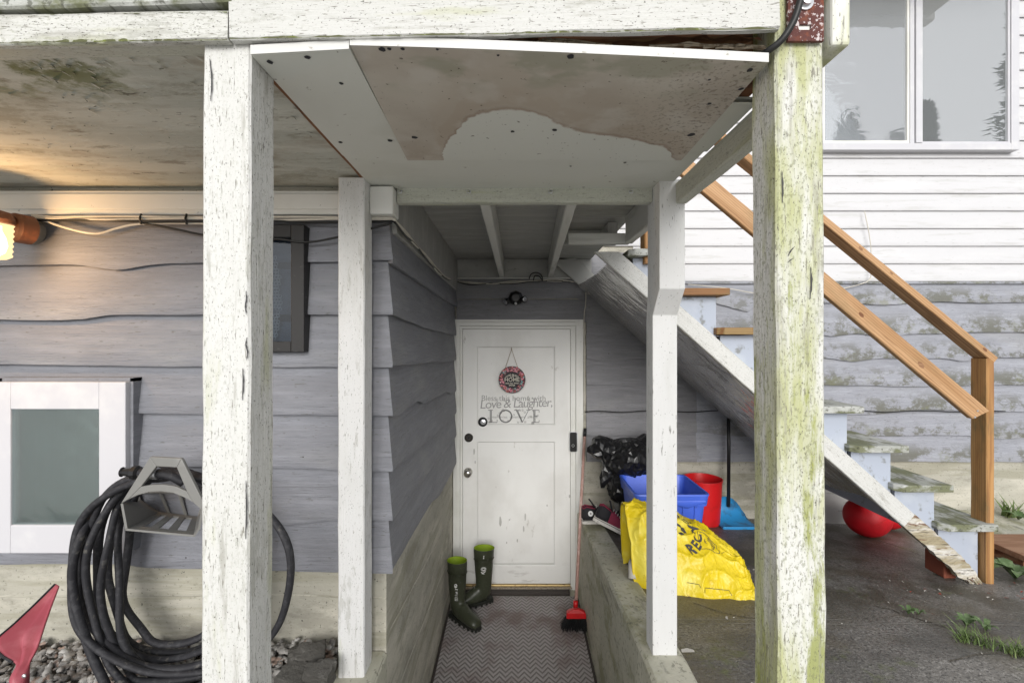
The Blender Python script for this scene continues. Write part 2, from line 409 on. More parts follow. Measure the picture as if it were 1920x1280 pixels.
surf('joist_paint', (.60, .60, .57), .7, [dict(c=(.42, .42, .39), s=(2, 18, 18), d=5, lo=.48, hi=.65, k=.8)], bump=[dict(s=(5, 70, 70), d=5, k=.3, dist_m=.002)])
surf('black_rubber', (.020, .020, .024), .68, [dict(c=(.045, .045, .05), s=(60, 60, 60), d=5, lo=.5, hi=.65, k=.8), dict(c=(.16, .15, .13), s=(26, 26, 26), d=7, lo=.62, hi=.68, k=.4)],
     bump=[dict(s=(120, 120, 120), d=3, k=.25, dist_m=.002)])
surf('black_plastic', (.012, .012, .013), .35)
surf('grey_plastic', (.20, .198, .188), .5, [dict(c=(.27, .267, .255), s=(9, 9, 9), d=5, lo=.5, hi=.7, k=.7), dict(c=(.12, .11, .1), s=(30, 30, 30), d=6, lo=.62, hi=.7, k=.5)])
surf('red_shovel', (.33, .06, .085), .5, [dict(c=(.46, .15, .18), s=(6, 6, 6), d=6, lo=.42, hi=.68, k=.8), dict(c=(.22, .03, .04), s=(14, 14, 14), d=6, lo=.6, hi=.7, k=.6)])
surf('rust', (.10, .035, .03), .8, [dict(c=(.62, .56, .56), s=(130, 130, 130), d=3, lo=.57, hi=.62, k=.85), dict(c=(.2, .06, .03), s=(30, 30, 30), d=5, lo=.5, hi=.62, k=.8)],
     bump=[dict(s=(140, 140, 140), d=3, k=.6, dist_m=.002)])
surf('galv', (.62, .63, .65), .35, metal=.9)
surf('brass', (.36, .27, .13), .5, [dict(c=(.12, .08, .04), s=(30, 30, 30), d=5, lo=.5, hi=.65, k=.8)], metal=.85)
surf('chrome', (.66, .64, .6), .22, metal=1.0)
surf('dark_bronze', (.05, .045, .04), .35, metal=.6)
surf('blue_bin', (.06, .13, .62), .38, [dict(c=(.12, .2, .7), s=(6, 6, 6), d=5, lo=.5, hi=.7, k=.5), dict(c=(.06, .09, .3), s=(14, 14, 20), d=6, lo=.6, hi=.72, k=.5)])
surf('red_plastic', (.56, .012, .015), .36, [dict(c=(.36, .012, .012), s=(9, 9, 9), d=5, lo=.5, hi=.7, k=.6)])
surf('red_ball', (.58, .010, .018), .5, [dict(c=(.42, .01, .015), s=(9, 9, 9), d=5, lo=.5, hi=.7, k=.6)], bump=[dict(s=(200, 200, 200), d=2, k=.15, dist_m=.001)])
surf('blue_pan', (.03, .25, .55), .35, [dict(c=(.05, .10, .16), s=(12, 12, 12), d=7, lo=.5, hi=.66, k=.7)])
surf('boot', (.038, .043, .026), .36, [dict(c=(.055, .062, .042), s=(14, 14, 14), d=5, lo=.5, hi=.7, k=.6), dict(c=(.10, .1, .09), s=(60, 60, 60), d=5, lo=.6, hi=.7, k=.5, grad=(2, .1, .02))])
surf('boot_lining', (.22, .32, .015), .7)
surf('boot_sole', (.014, .016, .012), .6)
surf('white_print', (.75, .75, .74), .6)
surf('ink', (.05, .048, .05), .7); surf('ink_door', (.2, .2, .2), .7)
surf('ink_grey', (.36, .355, .35), .7)
surf('bristle', (.012, .012, .013), .6)
surf('broom_handle', (.42, .26, .22), .55, [dict(c=(.62, .44, .4), s=(40, 40, 9), d=5, lo=.48, hi=.64, k=.8), dict(c=(.2, .1, .08), s=(60, 60, 20), d=4, lo=.64, hi=.7, k=.7)])
surf('sneaker_black', (.022, .021, .024), .85)
surf('sneaker_maroon', (.19, .018, .045), .8)
surf('sneaker_rubber', (.62, .60, .56), .6, [dict(c=(.25, .23, .2), s=(40, 40, 40), d=5, lo=.52, hi=.68, k=.7)])
surf('bag_black', (.010, .010, .011), .3, spec=.5, bump=[dict(s=(14, 14, 24), d=2, r=.5, k=.25, dist_m=.012, dist=1.5)])
surf('bag_yellow', (.66, .50, .012), .38, [dict(c=(.74, .64, .10), s=(6, 6, 6), d=6, lo=.48, hi=.66, k=.7), dict(c=(.5, .34, .01), s=(10, 10, 10), d=6, lo=.58, hi=.7, k=.6), dict(c=(.2, .15, .05), s=(50, 50, 50), d=5, lo=.66, hi=.72, k=.6)],
     bump=[dict(s=(16, 16, 16), d=4, r=.55, k=.4, dist_m=.01, dist=1.2), dict(s=(60, 60, 60), d=3, k=.3, dist_m=.003)])
surf('cable_white', (.60, .57, .5), .5, [dict(c=(.35, .32, .27), s=(9, 9, 9), d=4, lo=.5, hi=.7, k=.6)])
surf('cable_black', (.015, .015, .015), .45)
surf('terracotta', (.13, .055, .032), .6, [dict(c=(.22, .08, .04), s=(20, 20, 20), d=5, lo=.5, hi=.65, k=.7)])
surf('dark_frame', (.014, .0135, .0135), .5, [dict(c=(.09, .09, .085), s=(30, 30, 90), d=5, lo=.62, hi=.7, k=.5)])
surf('frame_white', (.56, .56, .59), .4, [dict(c=(.68, .68, .68), s=(6, 6, 6), d=4, lo=.5, hi=.7, k=.5)])
surf('room_dark', (.03, .035, .04), .9)
surf('curtain', (.80, .85, .88), .9, [dict(c=(.62, .68, .72), s=(12, 3, .8), d=4, lo=.4, hi=.65, k=.8)])
surf('curtain_teal', (.32, .43, .43), .9, [dict(c=(.55, .62, .58), s=(5, 3, 2.2), d=4, lo=.42, hi=.62, k=.9)])
surf('lace', (.62, .60, .57), .9)
surf('stone', (.27, .26, .245), .8, [dict(c=(.42, .41, .39), s=(9, 9, 9), d=3, lo=.42, hi=.58, k=.9), dict(c=(.13, .12, .115), s=(13, 13, 13), d=3, lo=.5, hi=.62, k=.8), dict(c=(.32, .21, .16), s=(17, 17, 17), d=2, lo=.57, hi=.63, k=.7)],
     bump=[dict(s=(90, 90, 90), d=5, k=.4, dist_m=.002)])
surf('slate', (.10, .095, .085), .75, [dict(c=(.26, .25, .23), s=(12, 12, 12), d=7, lo=.55, hi=.68, k=.7)], bump=[dict(s=(22, 22, 60), d=8, r=.7, k=1.0, dist_m=.02)])
surf('soil', (.08, .07, .055), .95, [dict(c=(.16, .15, .13), s=(60, 60, 60), d=5, lo=.45, hi=.62, k=.8)], bump=[dict(s=(80, 80, 80), d=5, k=.8, dist_m=.01)])
surf('grass', (.13, .19, .06), .6, [dict(c=(.24, .26, .09), s=(9, 9, 9), d=3, lo=.5, hi=.62, k=.8)])
surf('leaf', (.085, .14, .05), .5, [dict(c=(.18, .24, .12), s=(40, 40, 40), d=3, lo=.5, hi=.62, k=.7)])
surf('conifer', (.07, .09, .055), .8, [dict(c=(.11, .13, .09), s=(2, 2, 2), d=3, lo=.45, hi=.6, k=.8)])
surf('bark', (.10, .07, .05), .9)
surf('twig', (.42, .36, .28), .9, [dict(c=(.2, .15, .1), s=(60, 60, 60), d=3, lo=.5, hi=.6, k=.8)])
surf('plank_step', (.26, .135, .075), .7, [dict(c=(.36, .21, .13), s=(3, 24, 24), d=5, lo=.45, hi=.62, k=.8)])
surf('brick_red', (.25, .075, .045), .85)
surf('debris_white', (.42, .40, .36), .8); surf('joint', (.22, .21, .19), .9); surf('debris_red', (.25, .06, .04), .8)
surf('cream', (.72, .68, .58), .7); surf('charcoal', (.03, .03, .035), .7)
surf('flower_red', (.42, .03, .04), .6); surf('flower_pink', (.62, .2, .28), .6); surf('flower_teal', (.12, .3, .32), .6); surf('leaf_grey', (.2, .22, .2), .7); surf('wreath_back', (.085, .05, .06), .7)
surf('chip', (.46, .45, .43), .8); surf('bounce_sheet', (.56, .55, .52), .9, [dict(c=(.5, .49, .47), s=(1, 1, 1), d=6, lo=.4, hi=.65, k=.8)])
surf('moss_grime', (.10, .105, .05), .95, [dict(c=(.16, .19, .04), s=(30, 30, 30), d=6, lo=.5, hi=.62, k=.8), dict(c=(.4, .4, .36), s=(60, 60, 60), d=5, lo=.53, hi=.6, k=.8)])
surf('cord', (.35, .26, .18), .8)
surf('rubber_strip', (.05, .042, .038), .8, [dict(c=(.13, .11, .1), s=(260, 260, 260), kind='voro', lo=.4, hi=.15, k=.7)])
# fan of glass-like materials
def glassy(name, tint, refl, mixdiff, rough=.02, dcol=(.6, .65, .66), bump=None, fk=.8):
    m, N, L, B = newmat(name); N.remove(B); out = N['Material Output']
    tr = N.new('ShaderNodeBsdfTransparent'); tr.inputs[0].default_value = (*tint, 1)
    gl = N.new('ShaderNodeBsdfGlossy'); gl.inputs['Roughness'].default_value = rough
    df = N.new('ShaderNodeBsdfDiffuse'); df.inputs[0].default_value = (*dcol, 1)
    fr = N.new('ShaderNodeLayerWeight'); fr.inputs['Blend'].default_value = .35
    m1 = N.new('ShaderNodeMixShader'); m1.inputs[0].default_value = mixdiff; L.new(tr.outputs[0], m1.inputs[1]); L.new(df.outputs[0], m1.inputs[2])
    ad = N.new('ShaderNodeMath'); ad.operation = 'MULTIPLY_ADD'; L.new(fr.outputs['Fresnel'], ad.inputs[0]); ad.inputs[1].default_value = fk; ad.inputs[2].default_value = refl
    m2 = N.new('ShaderNodeMixShader'); L.new(ad.outputs[0], m2.inputs[0]); L.new(m1.outputs[0], m2.inputs[1]); L.new(gl.outputs[0], m2.inputs[2])
    if bump:
        tc = N.new('ShaderNodeTexCoord'); mp = N.new('ShaderNodeMapping'); mp.inputs['Scale'].default_value = bump[0]; t = N.new('ShaderNodeTexNoise'); t.inputs['Scale'].default_value = 1; t.inputs['Detail'].default_value = 3; t.inputs['Distortion'].default_value = 1
        bp = N.new('ShaderNodeBump'); bp.inputs['Strength'].default_value = bump[1]; bp.inputs['Distance'].default_value = .01
        L.new(tc.outputs['Object'], mp.inputs[0]); L.new(mp.outputs[0], t.inputs[0]); L.new(t.outputs[0], bp.inputs['Height']); L.new(bp.outputs[0], gl.inputs['Normal'])
    L.new(m2.outputs[0], out.inputs[0])
glassy('glass', (.93, .96, .97), .42, .30, .01, (.82, .87, .9))
glassy('glass_film', (.9, .92, .94), .28, .40, .03, (.66, .70, .74), ((5, 5, 9), .10))
glassy('glass_frost', (.85, .93, .93), .12, .18, .10, (.24, .30, .295), ((3, 3, 5), .2))
glassy('glass_dark', (.5, .55, .6), .02, 0)
glassy('poly_sheet', (.97, .97, .97), .26, .5, .14, (.88, .86, .83), ((4, 12, 7), 1.0), .5)
m, N, L, B = newmat('lamp_glass'); N.remove(B)
tr_ = N.new('ShaderNodeBsdfTransparent'); em_ = N.new('ShaderNodeEmission'); em_.inputs[0].default_value = (1, .72, .36, 1); em_.inputs[1].default_value = 1.1; mx_ = N.new('ShaderNodeMixShader'); mx_.inputs[0].default_value = .55
L.new(tr_.outputs[0], mx_.inputs[1]); L.new(em_.outputs[0], mx_.inputs[2]); L.new(mx_.outputs[0], N['Material Output'].inputs[0])
m, N, L, B = newmat('bulb_glow'); B.inputs['Emission Color'].default_value = (1, .78, .5, 1); B.inputs['Emission Strength'].default_value = 3
# stained panel: tide line follows its own outline (world X -> depth of the edge)
def stained():
    m, N, L, B = newmat('soffit_stained')
    tc = N.new('ShaderNodeTexCoord'); sp = N.new('ShaderNodeSeparateXYZ'); L.new(tc.outputs['Object'], sp.inputs[0])
    def noise(s, d, dist=0):
        t = N.new('ShaderNodeTexNoise'); mp = N.new('ShaderNodeMapping'); mp.inputs['Scale'].default_value = s; L.new(tc.outputs['Object'], mp.inputs[0]); L.new(mp.outputs[0], t.inputs[0])
        t.inputs['Scale'].default_value = 1; t.inputs['Detail'].default_value = d; t.inputs['Distortion'].default_value = dist; return t.outputs[0]
    def mth(op, a, b, c=None):
        n = N.new('ShaderNodeMath'); n.operation = op
        for i, x in enumerate((a, b, c)):
            if x is None: continue
            if isinstance(x, (int, float)): n.inputs[i].default_value = x
            else: L.new(x, n.inputs[i])
        return n.outputs[0]
    def rng(s, lo, hi):
        r = N.new('ShaderNodeMapRange'); r.interpolation_type = 'SMOOTHSTEP'; L.new(s, r.inputs[0]); r.inputs[1].default_value = lo; r.inputs[2].default_value = hi; return r.outputs[0]
    xn = mth('ADD', sp.outputs[0], mth('MULTIPLY_ADD', noise((26, 26, 1), 5), .03, -.015))
    fc = N.new('ShaderNodeFloatCurve'); mr = N.new('ShaderNodeMapRange'); L.new(xn, mr.inputs[0]); mr.inputs[1].default_value = -.35; mr.inputs[2].default_value = .55
    L.new(mr.outputs[0], fc.inputs['Value'])
    pts = [(-.35, 1.50), (-.21, 1.48), (-.195, 1.33), (-.15, 1.22), (-.09, 1.125), (-.02, 1.09), (.05, 1.10), (.13, 1.17), (.19, 1.20), (.28, 1.225), (.36, 1.26), (.42, 1.29), (.46, 1.36), (.55, 1.5)]
    c = fc.mapping.curves[0]
    q = [((x+.35)/.9, (y-.9)/.7) for x, y in pts]
    c.points[0].location = q[0]; c.points[1].location = q[-1]
    for p in q[1:-1]: c.points.new(*p)
    for p in c.points: p.handle_type = 'AUTO'
    fc.mapping.update()
    edge = mth('MULTIPLY_ADD', fc.outputs[0], .7, .9)
    dd = mth('SUBTRACT', mth('ADD', sp.outputs[1], mth('MULTIPLY_ADD', noise((40, 40, 1), 4), .024, -.012)), edge)   # >0 : clean
    stain = rng(dd, .006, -.004)
    rim = mth('MULTIPLY', rng(dd, .002, -.03), rng(dd, -.30, -.03))
    def mix(fac, a, b):
        mx = N.new('ShaderNodeMix'); mx.data_type = 'RGBA'
        L.new(fac, mx.inputs[0])
        for i, x in ((6, a), (7, b)):
            if isinstance(x, tuple): mx.inputs[i].default_value = (*x, 1)
            else: L.new(x, mx.inputs[i])
        return mx.outputs[2]
    st = mix(rng(noise((5, 6, 1), 6), .35, .7), (.54, .50, .44), (.44, .39, .335))
    st = mix(mth('MULTIPLY', rim, .75), st, (.44, .37, .30))
    ring = mth('MULTIPLY', rng(dd, .004, -.004), rng(dd, -.022, -.006)); st = mix(mth('MULTIPLY', ring, .6), st, (.30, .22, .165))
    ring2 = mth('MULTIPLY', rng(dd, -.085, -.10), rng(dd, -.15, -.115)); st = mix(mth('MULTIPLY', ring2, .35), st, (.50, .46, .40))
    st = mix(mth('MULTIPLY', rng(noise((11, 11, 1), 7), .5, .66), .55), st, (.58, .55, .50))
    far = rng(sp.outputs[1], 1.05, .93)
    st = mix(mth('MULTIPLY', far, mth('MULTIPLY', rng(noise((9, 14, 1), 7), .45, .6), .6)), st, (.30, .30, .22))
    rt = rng(sp.outputs[0], .18, .45)
    st = mix(mth('MULTIPLY', rt, mth('MULTIPLY', rng(noise((120, 120, 1), 4), .54, .64), .6)), st, (.17, .145, .115))
    colr = mix(stain, (.68, .69, .645), st)
    colr = mix(mth('MULTIPLY', rng(noise((90, 90, 1), 3), .68, .73), .8), colr, (.1, .08, .06))
    L.new(colr, B.inputs['Base Color']); B.inputs['Roughness'].default_value = .75
stained()
# door mat with chevron ribs
def chevron():
    m, N, L, B = newmat('mat_chevron')
    tc = N.new('ShaderNodeTexCoord'); sp = N.new('ShaderNodeSeparateXYZ'); L.new(tc.outputs['Object'], sp.inputs[0])
    def mth(op, a, b=None, c=None):
        n = N.new('ShaderNodeMath'); n.operation = op
        for i, x in enumerate((a, b, c)):
            if x is None: continue
            if isinstance(x, (int, float)): n.inputs[i].default_value = x
            else: L.new(x, n.inputs[i])
        return n.outputs[0]
    pw = .035
    tri = mth('PINGPONG', sp.outputs[0], pw)
    col = mth('FLOOR', mth('DIVIDE', sp.outputs[0], pw))
    ph = mth('ADD', mth('MULTIPLY_ADD', sp.outputs[1], 1/.040, 0), mth('MULTIPLY', tri, 1.35/.040))
    ph = mth('ADD', ph, mth('MULTIPLY', mth('MODULO', col, 2.0), .12))
    fr = mth('FRACT', ph)
    stripe = mth('PINGPONG', fr, .5)
    cg = mth('PINGPONG', mth('DIVIDE', sp.outputs[0], pw), .5)
    r = N.new('ShaderNodeMapRange'); L.new(stripe, r.inputs[0]); r.inputs[1].default_value = .14; r.inputs[2].default_value = .24; r.interpolation_type = 'SMOOTHSTEP'
    t = N.new('ShaderNodeTexNoise'); t.inputs['Scale'].default_value = 5; t.inputs['Detail'].default_value = 7; L.new(tc.outputs['Object'], t.inputs[0])
    t2 = N.new('ShaderNodeTexNoise'); t2.inputs['Scale'].default_value = 260; t2.inputs['Detail'].default_value = 3; L.new(tc.outputs['Object'], t2.inputs[0])
    mx = N.new('ShaderNodeMix'); mx.data_type = 'RGBA'; L.new(r.outputs[0], mx.inputs[0]); mx.inputs[6].default_value = (.22, .20, .195, 1); mx.inputs[7].default_value = (.41, .385, .38, 1)
    r2 = N.new('ShaderNodeMapRange'); L.new(t.outputs[0], r2.inputs[0]); r2.inputs[1].default_value = .48; r2.inputs[2].default_value = .66; r2.inputs[4].default_value = .75
    m2 = N.new('ShaderNodeMix'); m2.data_type = 'RGBA'; L.new(r2.outputs[0], m2.inputs[0]); L.new(mx.outputs[2], m2.inputs[6]); m2.inputs[7].default_value = (.2, .15, .14, 1)
    r3 = N.new('ShaderNodeMapRange'); L.new(t2.outputs[0], r3.inputs[0]); r3.inputs[1].default_value = .5; r3.inputs[2].default_value = .65; r3.inputs[4].default_value = .4
    m3 = N.new('ShaderNodeMix'); m3.data_type = 'RGBA'; L.new(r3.outputs[0], m3.inputs[0]); L.new(m2.outputs[2], m3.inputs[6]); m3.inputs[7].default_value = (.12, .11, .11, 1)
    L.new(m3.outputs[2], B.inputs['Base Color']); B.inputs['Roughness'].default_value = .95; B.inputs['Specular IOR Level'].default_value = .15
    bp = N.new('ShaderNodeBump'); bp.inputs['Strength'].default_value = .8; bp.inputs['Distance'].default_value = .004; L.new(r.outputs[0], bp.inputs['Height']); L.new(bp.outputs[0], B.inputs['Normal'])
chevron()
# ------------------------------------------------------------------ ground and passage
XW, YW, YB = -.462, 1.745, 3.75      # left wall corner, front face of the left wall, face of the back wall
FLOOR = -.73
def curb_x(y): return lerp(.455, .505, (min(max(y, 1.0), 3.75)-1.0)/2.75)
mb = MB()
xs = [-60, -20, -6, -3, -1.6, -.605, XW, .60, .8, 1.0, 1.3, 1.6, 2.0, 2.4, 2.8, 3.3, 4, 5, 8, 20, 60]
ys = [-60, -20, -6, -2, -.4, .35, .9, 1.3, 1.7, 2.0, 2.3, 2.6, 2.9, 3.2, 3.5, 3.8, 4.2, 8, 20, 60]
vid = {}
def gv(i, j):
    if (i, j) not in vid:
        vid[(i, j)] = len(mb.v); x, y = xs[i], ys[j]
        z = zg(x, y)
        if y < .4: z -= .02*min(3, .4-y)
        mb.v.append(Vector((x, y, z)))
    return vid[(i, j)]
for i in range(len(xs)-1):
    for j in range(len(ys)-1):
        if xs[i] >= XW-.001 and xs[i+1] <= .601 and ys[j] >= .349 and ys[j+1] <= 3.81: continue
        mb.f.append((gv(i, j), gv(i+1, j), gv(i+1, j+1), gv(i, j+1)))
o = mb.build('pavement', 'pavement'); tag(o, kind='structure')
mb = MB(); mb.quad((-14, -16, -.03), (14, -16, -.03), (14, .33, .067), (-14, .33, .067)); tag(mb.build('bounce_sheet', 'bounce_sheet'), kind='structure')  # unseen pale sheet behind the viewer, added to bounce light onto the soffit
mb = MB(); mb.quad((XW-.05, .3, FLOOR), (.6, .3, FLOOR), (.6, 3.9, FLOOR), (XW-.05, 3.9, FLOOR))
tag(mb.build('passage_floor', 'curb_concrete'), kind='structure')
# steps that lead from the passage up to the yard, behind the viewer's feet
st = thing('concrete_steps', 'concrete steps leading down into the sunken passage', 'steps', (0, .9, FLOOR))
for k in range(4):
    MB().box((XW+.003, .35+.003, FLOOR+.182*k+.001), (.452, 1.25-.24*k, FLOOR+.182*(k+1))).build('step', 'curb_concrete', st, bevel=.008)
# low concrete wall right of the passage: top follows the falling slab
def low_wall(name, label, xin, xout, y0, y1, top, m):
    mb = MB(); n = 40; rows = []
    for i in range(n+1):
        y = lerp(y0, y1, i/n); a = xin(y); b = xout(y); t = top(y)
        j = lambda q: .004*nz((y*6, q, 0), 1, 3)
        rows.append([(a+j(1), y, FLOOR-.1), (a+j(1), y, FLOOR+.3), (a+j(2)+.001, y, t-.012), (a+.012+j(3), y, t+j(4)), ((a+b)/2, y, t+j(5)+.002), (b-.012, y, t+j(6)), (b+j(7), y, t-.014), (b, y, FLOOR-.1)])
    mb.loft(rows)
    return tag(mb.build(name, m, smooth=False, angle=35), label, 'wall')
low_wall('retaining_wall', 'low mossy concrete wall along the right side of the sunken passage', curb_x, lambda y: curb_x(y)+.152, .9, 3.735, lambda y: zg(.6, y)+.018, 'curb_concrete')
low_wall('retaining_wall', 'short concrete ledge at the left corner of the house under the slim post', lambda y: -.615, lambda y: XW+.004, .9, 1.738, lambda y: .067, 'curb_concrete')
# mat, threshold
mt = thing('floor_runner', 'grey herringbone runner mat lying in the passage before the door', 'mat', (0, 2.6, FLOOR))
mb = MB(); n = 30; rows = []
for i in range(n+1):
    y = lerp(1.3, 3.58, i/n)
    rows.append([(-.447, y, FLOOR+.004), (-.443, y, FLOOR+.011)]+[(x, y, FLOOR+.011+.002*nz((x*4, y*4, 0), 1, 5)) for x in (-.3, -.15, 0, .15, .3)]+[(curb_x(y)-.022, y, FLOOR+.011), (curb_x(y)-.016, y, FLOOR+.004)])
mb.grid(rows); mb.build('carpet', 'mat_chevron', mt)
mb = MB()
for s in (0, 1):
    mb.tube([((-.452 if s == 0 else curb_x(y)-.012), y, FLOOR+.006) for y in (1.3, 2.0, 2.8, 3.58)], .008, 6)
mb.build('rubber_edge', 'rubber_strip', mt)
MB().box((-.36, 3.60, FLOOR+.001), (.44, 3.665, FLOOR+.028)).build('rubber_strip', 'rubber_strip', mt, bevel=.004)
# pavement joint lines
for k, yy in enumerate((1.965, 2.0)):
    mb = MB(); rows = []
    for i in range(41):
        x = lerp(.62, (3.6, 1.4)[k], i/40); y = yy+.012*nz((x*2, 0, 0), 1, k); z = zg(x, y)+.003; q = .0022*(.6+abs(nz((x*9, 0, 0), 1, 3)))
        rows.append([(x, y-q, z), (x, y+q, z)])
    mb.grid(rows); tag(mb.build('pavement_joint', 'joint'), kind='structure')

# ------------------------------------------------------------------ the house
house = thing('house', 'grey house with wavy edge lap siding over a concrete base and white vinyl upper storey', 'house', (0, 3.75, 0))
MB().box((-4.5, YW, -1.2), (XW, 9, 4.6)).build('foundation_wall', 'concrete', house, label='bare concrete base of the front wall')
MB().box((XW, YB, -1.2), (6.5, 9, 4.6)).build('foundation_wall', 'concrete', house)
rf = MB().box((XW-.01, 3.12, 4.12), (3.75, 9, 4.30)).build('roof', 'white_trim', house)
MB().box((XW-.01, 3.00, 4.08), (3.80, 3.118, 4.22)).build('gutter', 'white_trim', rf, bevel=.02)
# fins left by the form boards on the concrete
mb = MB()
for (pts) in ([(-2.4, ZV(1117, YW)), (-1.6, ZV(1117, YW)), (-.9, ZV(1114, YW)), (XW, ZV(1120, YW))],):
    rows = [[(x, YW-.001, z-.003), (x, YW-.003, z), (x, YW-.001, z+.004)] for x, z in [(lerp(pts[0][0], pts[-1][0], i/60), interp(pts, lerp(pts[0][0], pts[-1][0], i/60))+.003*nz((i*.7, 0, 0), 1, 2)) for i in range(61)]]
    mb.grid(rows)
mb.build('form_seam', 'concrete', house)
mb = MB()
for za, zb in ((.12, -.14), (-.18, -.40), (-.5, -.62)):
    rows = [[(XW+.001, y, z-.004), (XW+.004, y, z), (XW+.001, y, z+.004)] for y, z in [(lerp(YW, 3.74, i/60), lerp(za, zb, i/60)+.004*nz((i*.5, za, 0), 1, 2)) for i in range(61)]]
    mb.grid(rows)
for x in (1.2, 1.9, 2.6, 3.3):
    pass
mb.build('form_seam', 'concrete', house)

def siding(root, Mf, s0, s1, ctl, ztop, mat, ot=.005, ob=.032, m0=0, m1=0, wav=.002, name='siding_board', dens=26, label=None, lip=.006):
    mb = MB(); n = max(3, int(abs(s1-s0)*dens)); at = []; rows = []
    sd = rnd.random()*40
    for i in range(n+1):
        s = lerp(s0, s1, i/n); zb = interp(ctl, s)+wav*(nz((s*7, 0, 0), 1, sd)+.6*nz((s*23, 0, 0), 1, sd))
        row = []
        prof = [(1, ot), (.75, lerp(ot, ob, .25)), (.5, lerp(ot, ob, .5)), (.25, lerp(ot, ob, .75)), (.04, ob), (0, ob-.002), (-1, .002)]
        for h, o_ in prof:
            z = lerp(zb, ztop, h) if h >= 0 else zb+.004
            oo = o_+(.0016*nz((s*3, z*9, 0), 1, sd+5) if 0 < h < 1 else 0)
            ss = s
            if i == 0 and m0: ss = s-oo*m0
            if i == n and m1: ss = s+oo*m1
            row.append(Mf(ss, z, oo)); at.append(max(0, h))
        rows.append(row)
    mb.grid(rows); k = len(rows[0]); last = n*k
    mb.f.append(tuple(range(k))); mb.f.append(tuple(last+i for i in range(k))[::-1])
    mb.attr = at
    return mb.build(name, mat, root, angle=30, label=label)
MFront = lambda s, z, o: (s, YW-o, z)
MPass = lambda s, z, o: (XW+o, s, z)
MBack = lambda s, z, o: (s, YB-o, z)
d0 = YW-.024
fr = [
 [(-60, 499), (100, 497), (150, 497), (185, 502), (215, 507), (240, 505), (275, 498), (320, 494), (380, 493), (570, 492), (650, 490), (735, 488)],
 [(-60, 599), (60, 600), (110, 601), (160, 598), (195, 592), (215, 590), (378, 590), (570, 590), (735, 590)],
 [(-60, 682), (0, 683), (378, 687), (633, 688), (735, 689)],
 [(-60, 772), (240, 774), (378, 776), (633, 778), (735, 779)],
 [(-60, 872), (350, 874), (510, 876), (584, 877), (634, 881), (735, 883)],
 [(-60, 968), (300, 967), (420, 970), (512, 979), (536, 983), (567, 980), (619, 975), (735, 975)],
 [(-60, 1057), (100, 1055), (245, 1056), (265, 1062), (380, 1065), (510, 1068), (633, 1071), (735, 1073)]]
ztops = [ZV(405, YW)]
for i, row in enumerate(fr):
    ctl = [(XU(u, d0), ZV(v, d0)) for u, v in row]
    ctl = [(-2.6, ctl[0][1])]+ctl
    zt = 1.68 if i == 0 else ZV(min(v for u, v in fr[i-1]), d0)+.028
    siding(house, MFront, -2.6, XW, ctl, zt, 'siding', m1=1)
def pd(u): return (-(XW+.024))*F/(960-u)
pa = [
 [(731, 491), (760, 512), (798, 537), (820, 553), (848, 571)],
 [(731, 589), (765, 602), (795, 615), (849, 628)],
 [(732, 687), (789, 681), (848, 676)],
 [(734, 779), (746, 779), (760, 766), (781, 752), (795, 756), (809, 747), (830, 736), (849, 737)],
 [(731, 882), (760, 860), (800, 827), (849, 780)],
 [(734, 975), (767, 930), (791, 900), (849, 825)],
 [(730, 1072), (765, 1012), (802, 949), (826, 923), (849, 879)]]
prevc = None
for i, row in enumerate(pa):
    ctl = [(pd(u), ZV(v, pd(u))) for u, v in row]
    if i == 0: zt = 1.72
    else: zt = max(z for s, z in prevc)+.025
    siding(house, MPass, YW, YB-.004, ctl, min(zt, 1.72), 'siding', m0=1, wav=.003)
    prevc = ctl
# back wall, grey boards left, above and right of the door, then to the far right
dB = YB-.024
def vrow(v, dips=()):
    out = []
    for u in range(820, 2060, 20):
        vv = v+sum(1.5*a*math.exp(-((u-c)/w_)**2) for c, a, w_ in dips)+2.2*nz((u*.012, v*.3, 0), 1, 9)
        out.append((XU(u, dB), ZV(vv, dB)))
    return out
back = [(567, ((1380, 6, 30), (1400, 8, 18), (1650, 3, 40))), (623, ((1140, 5, 40), (1560, 5, 26), (1655, 6, 40), (1760, 2, 30))), (671, ((1140, 6, 26), (1600, 4, 30), (1810, 4, 22))),
        (722, ((1250, 4, 60), (1700, 2, 60))), (772, ((1600, 3, 80), (1750, -3, 60))), (817, ((1300, -4, 60), (1750, -1, 60), (1880, 3, 40))), (865, ((1200, -1, 60),))]
for i, (v, dips) in enumerate(back):
    zt = ZV(515, dB) if i == 0 else ZV(back[i-1][0]-4, dB)+.03
    ctl = vrow(v, dips)
    if i == 0: segs = [(XW+.026, .585, 'siding_door'), (.585, .955, 'siding_door'), (.955, 4.6, 'siding_back')]
    else: segs = [(.585, 1.45, 'siding_door'), (1.45, 4.6, 'siding_back')]
    if i == 0: ctl = [(s, z+(.028 if s < .58 else -.0)) for s, z in ctl]
    for s0, s1, m_ in segs: siding(house, MBack, s0, s1, ctl, zt, m_, wav=.003)
# strip between the door head and the first row
siding(house, MBack, XW+.026, .585, [(-1, ZV(604, dB)), (1, ZV(604, dB))], ZV(566, dB)+.02, 'siding_door', name='siding_board')
# white vinyl strips
z0 = ZV(527, YB-.02); pv = 33.0/F*(YB-.02)
for k in range(20):
    za = z0+k*pv
    win = za > 2.71
    for s0, s1 in ((.955 if za < 1.89 else XW+.03, 4.6),):
        siding(house, MBack, s0, s1, [(0, za), (5, za)], za+pv+.012, 'vinyl', ot=.004, ob=.022, wav=.0005, name='vinyl_strip', dens=8)
MB().box((.956, YB-.034, z0-.022), (4.6, YB-.002, z0-.004)).build('starter_strip', 'siding_back', house)

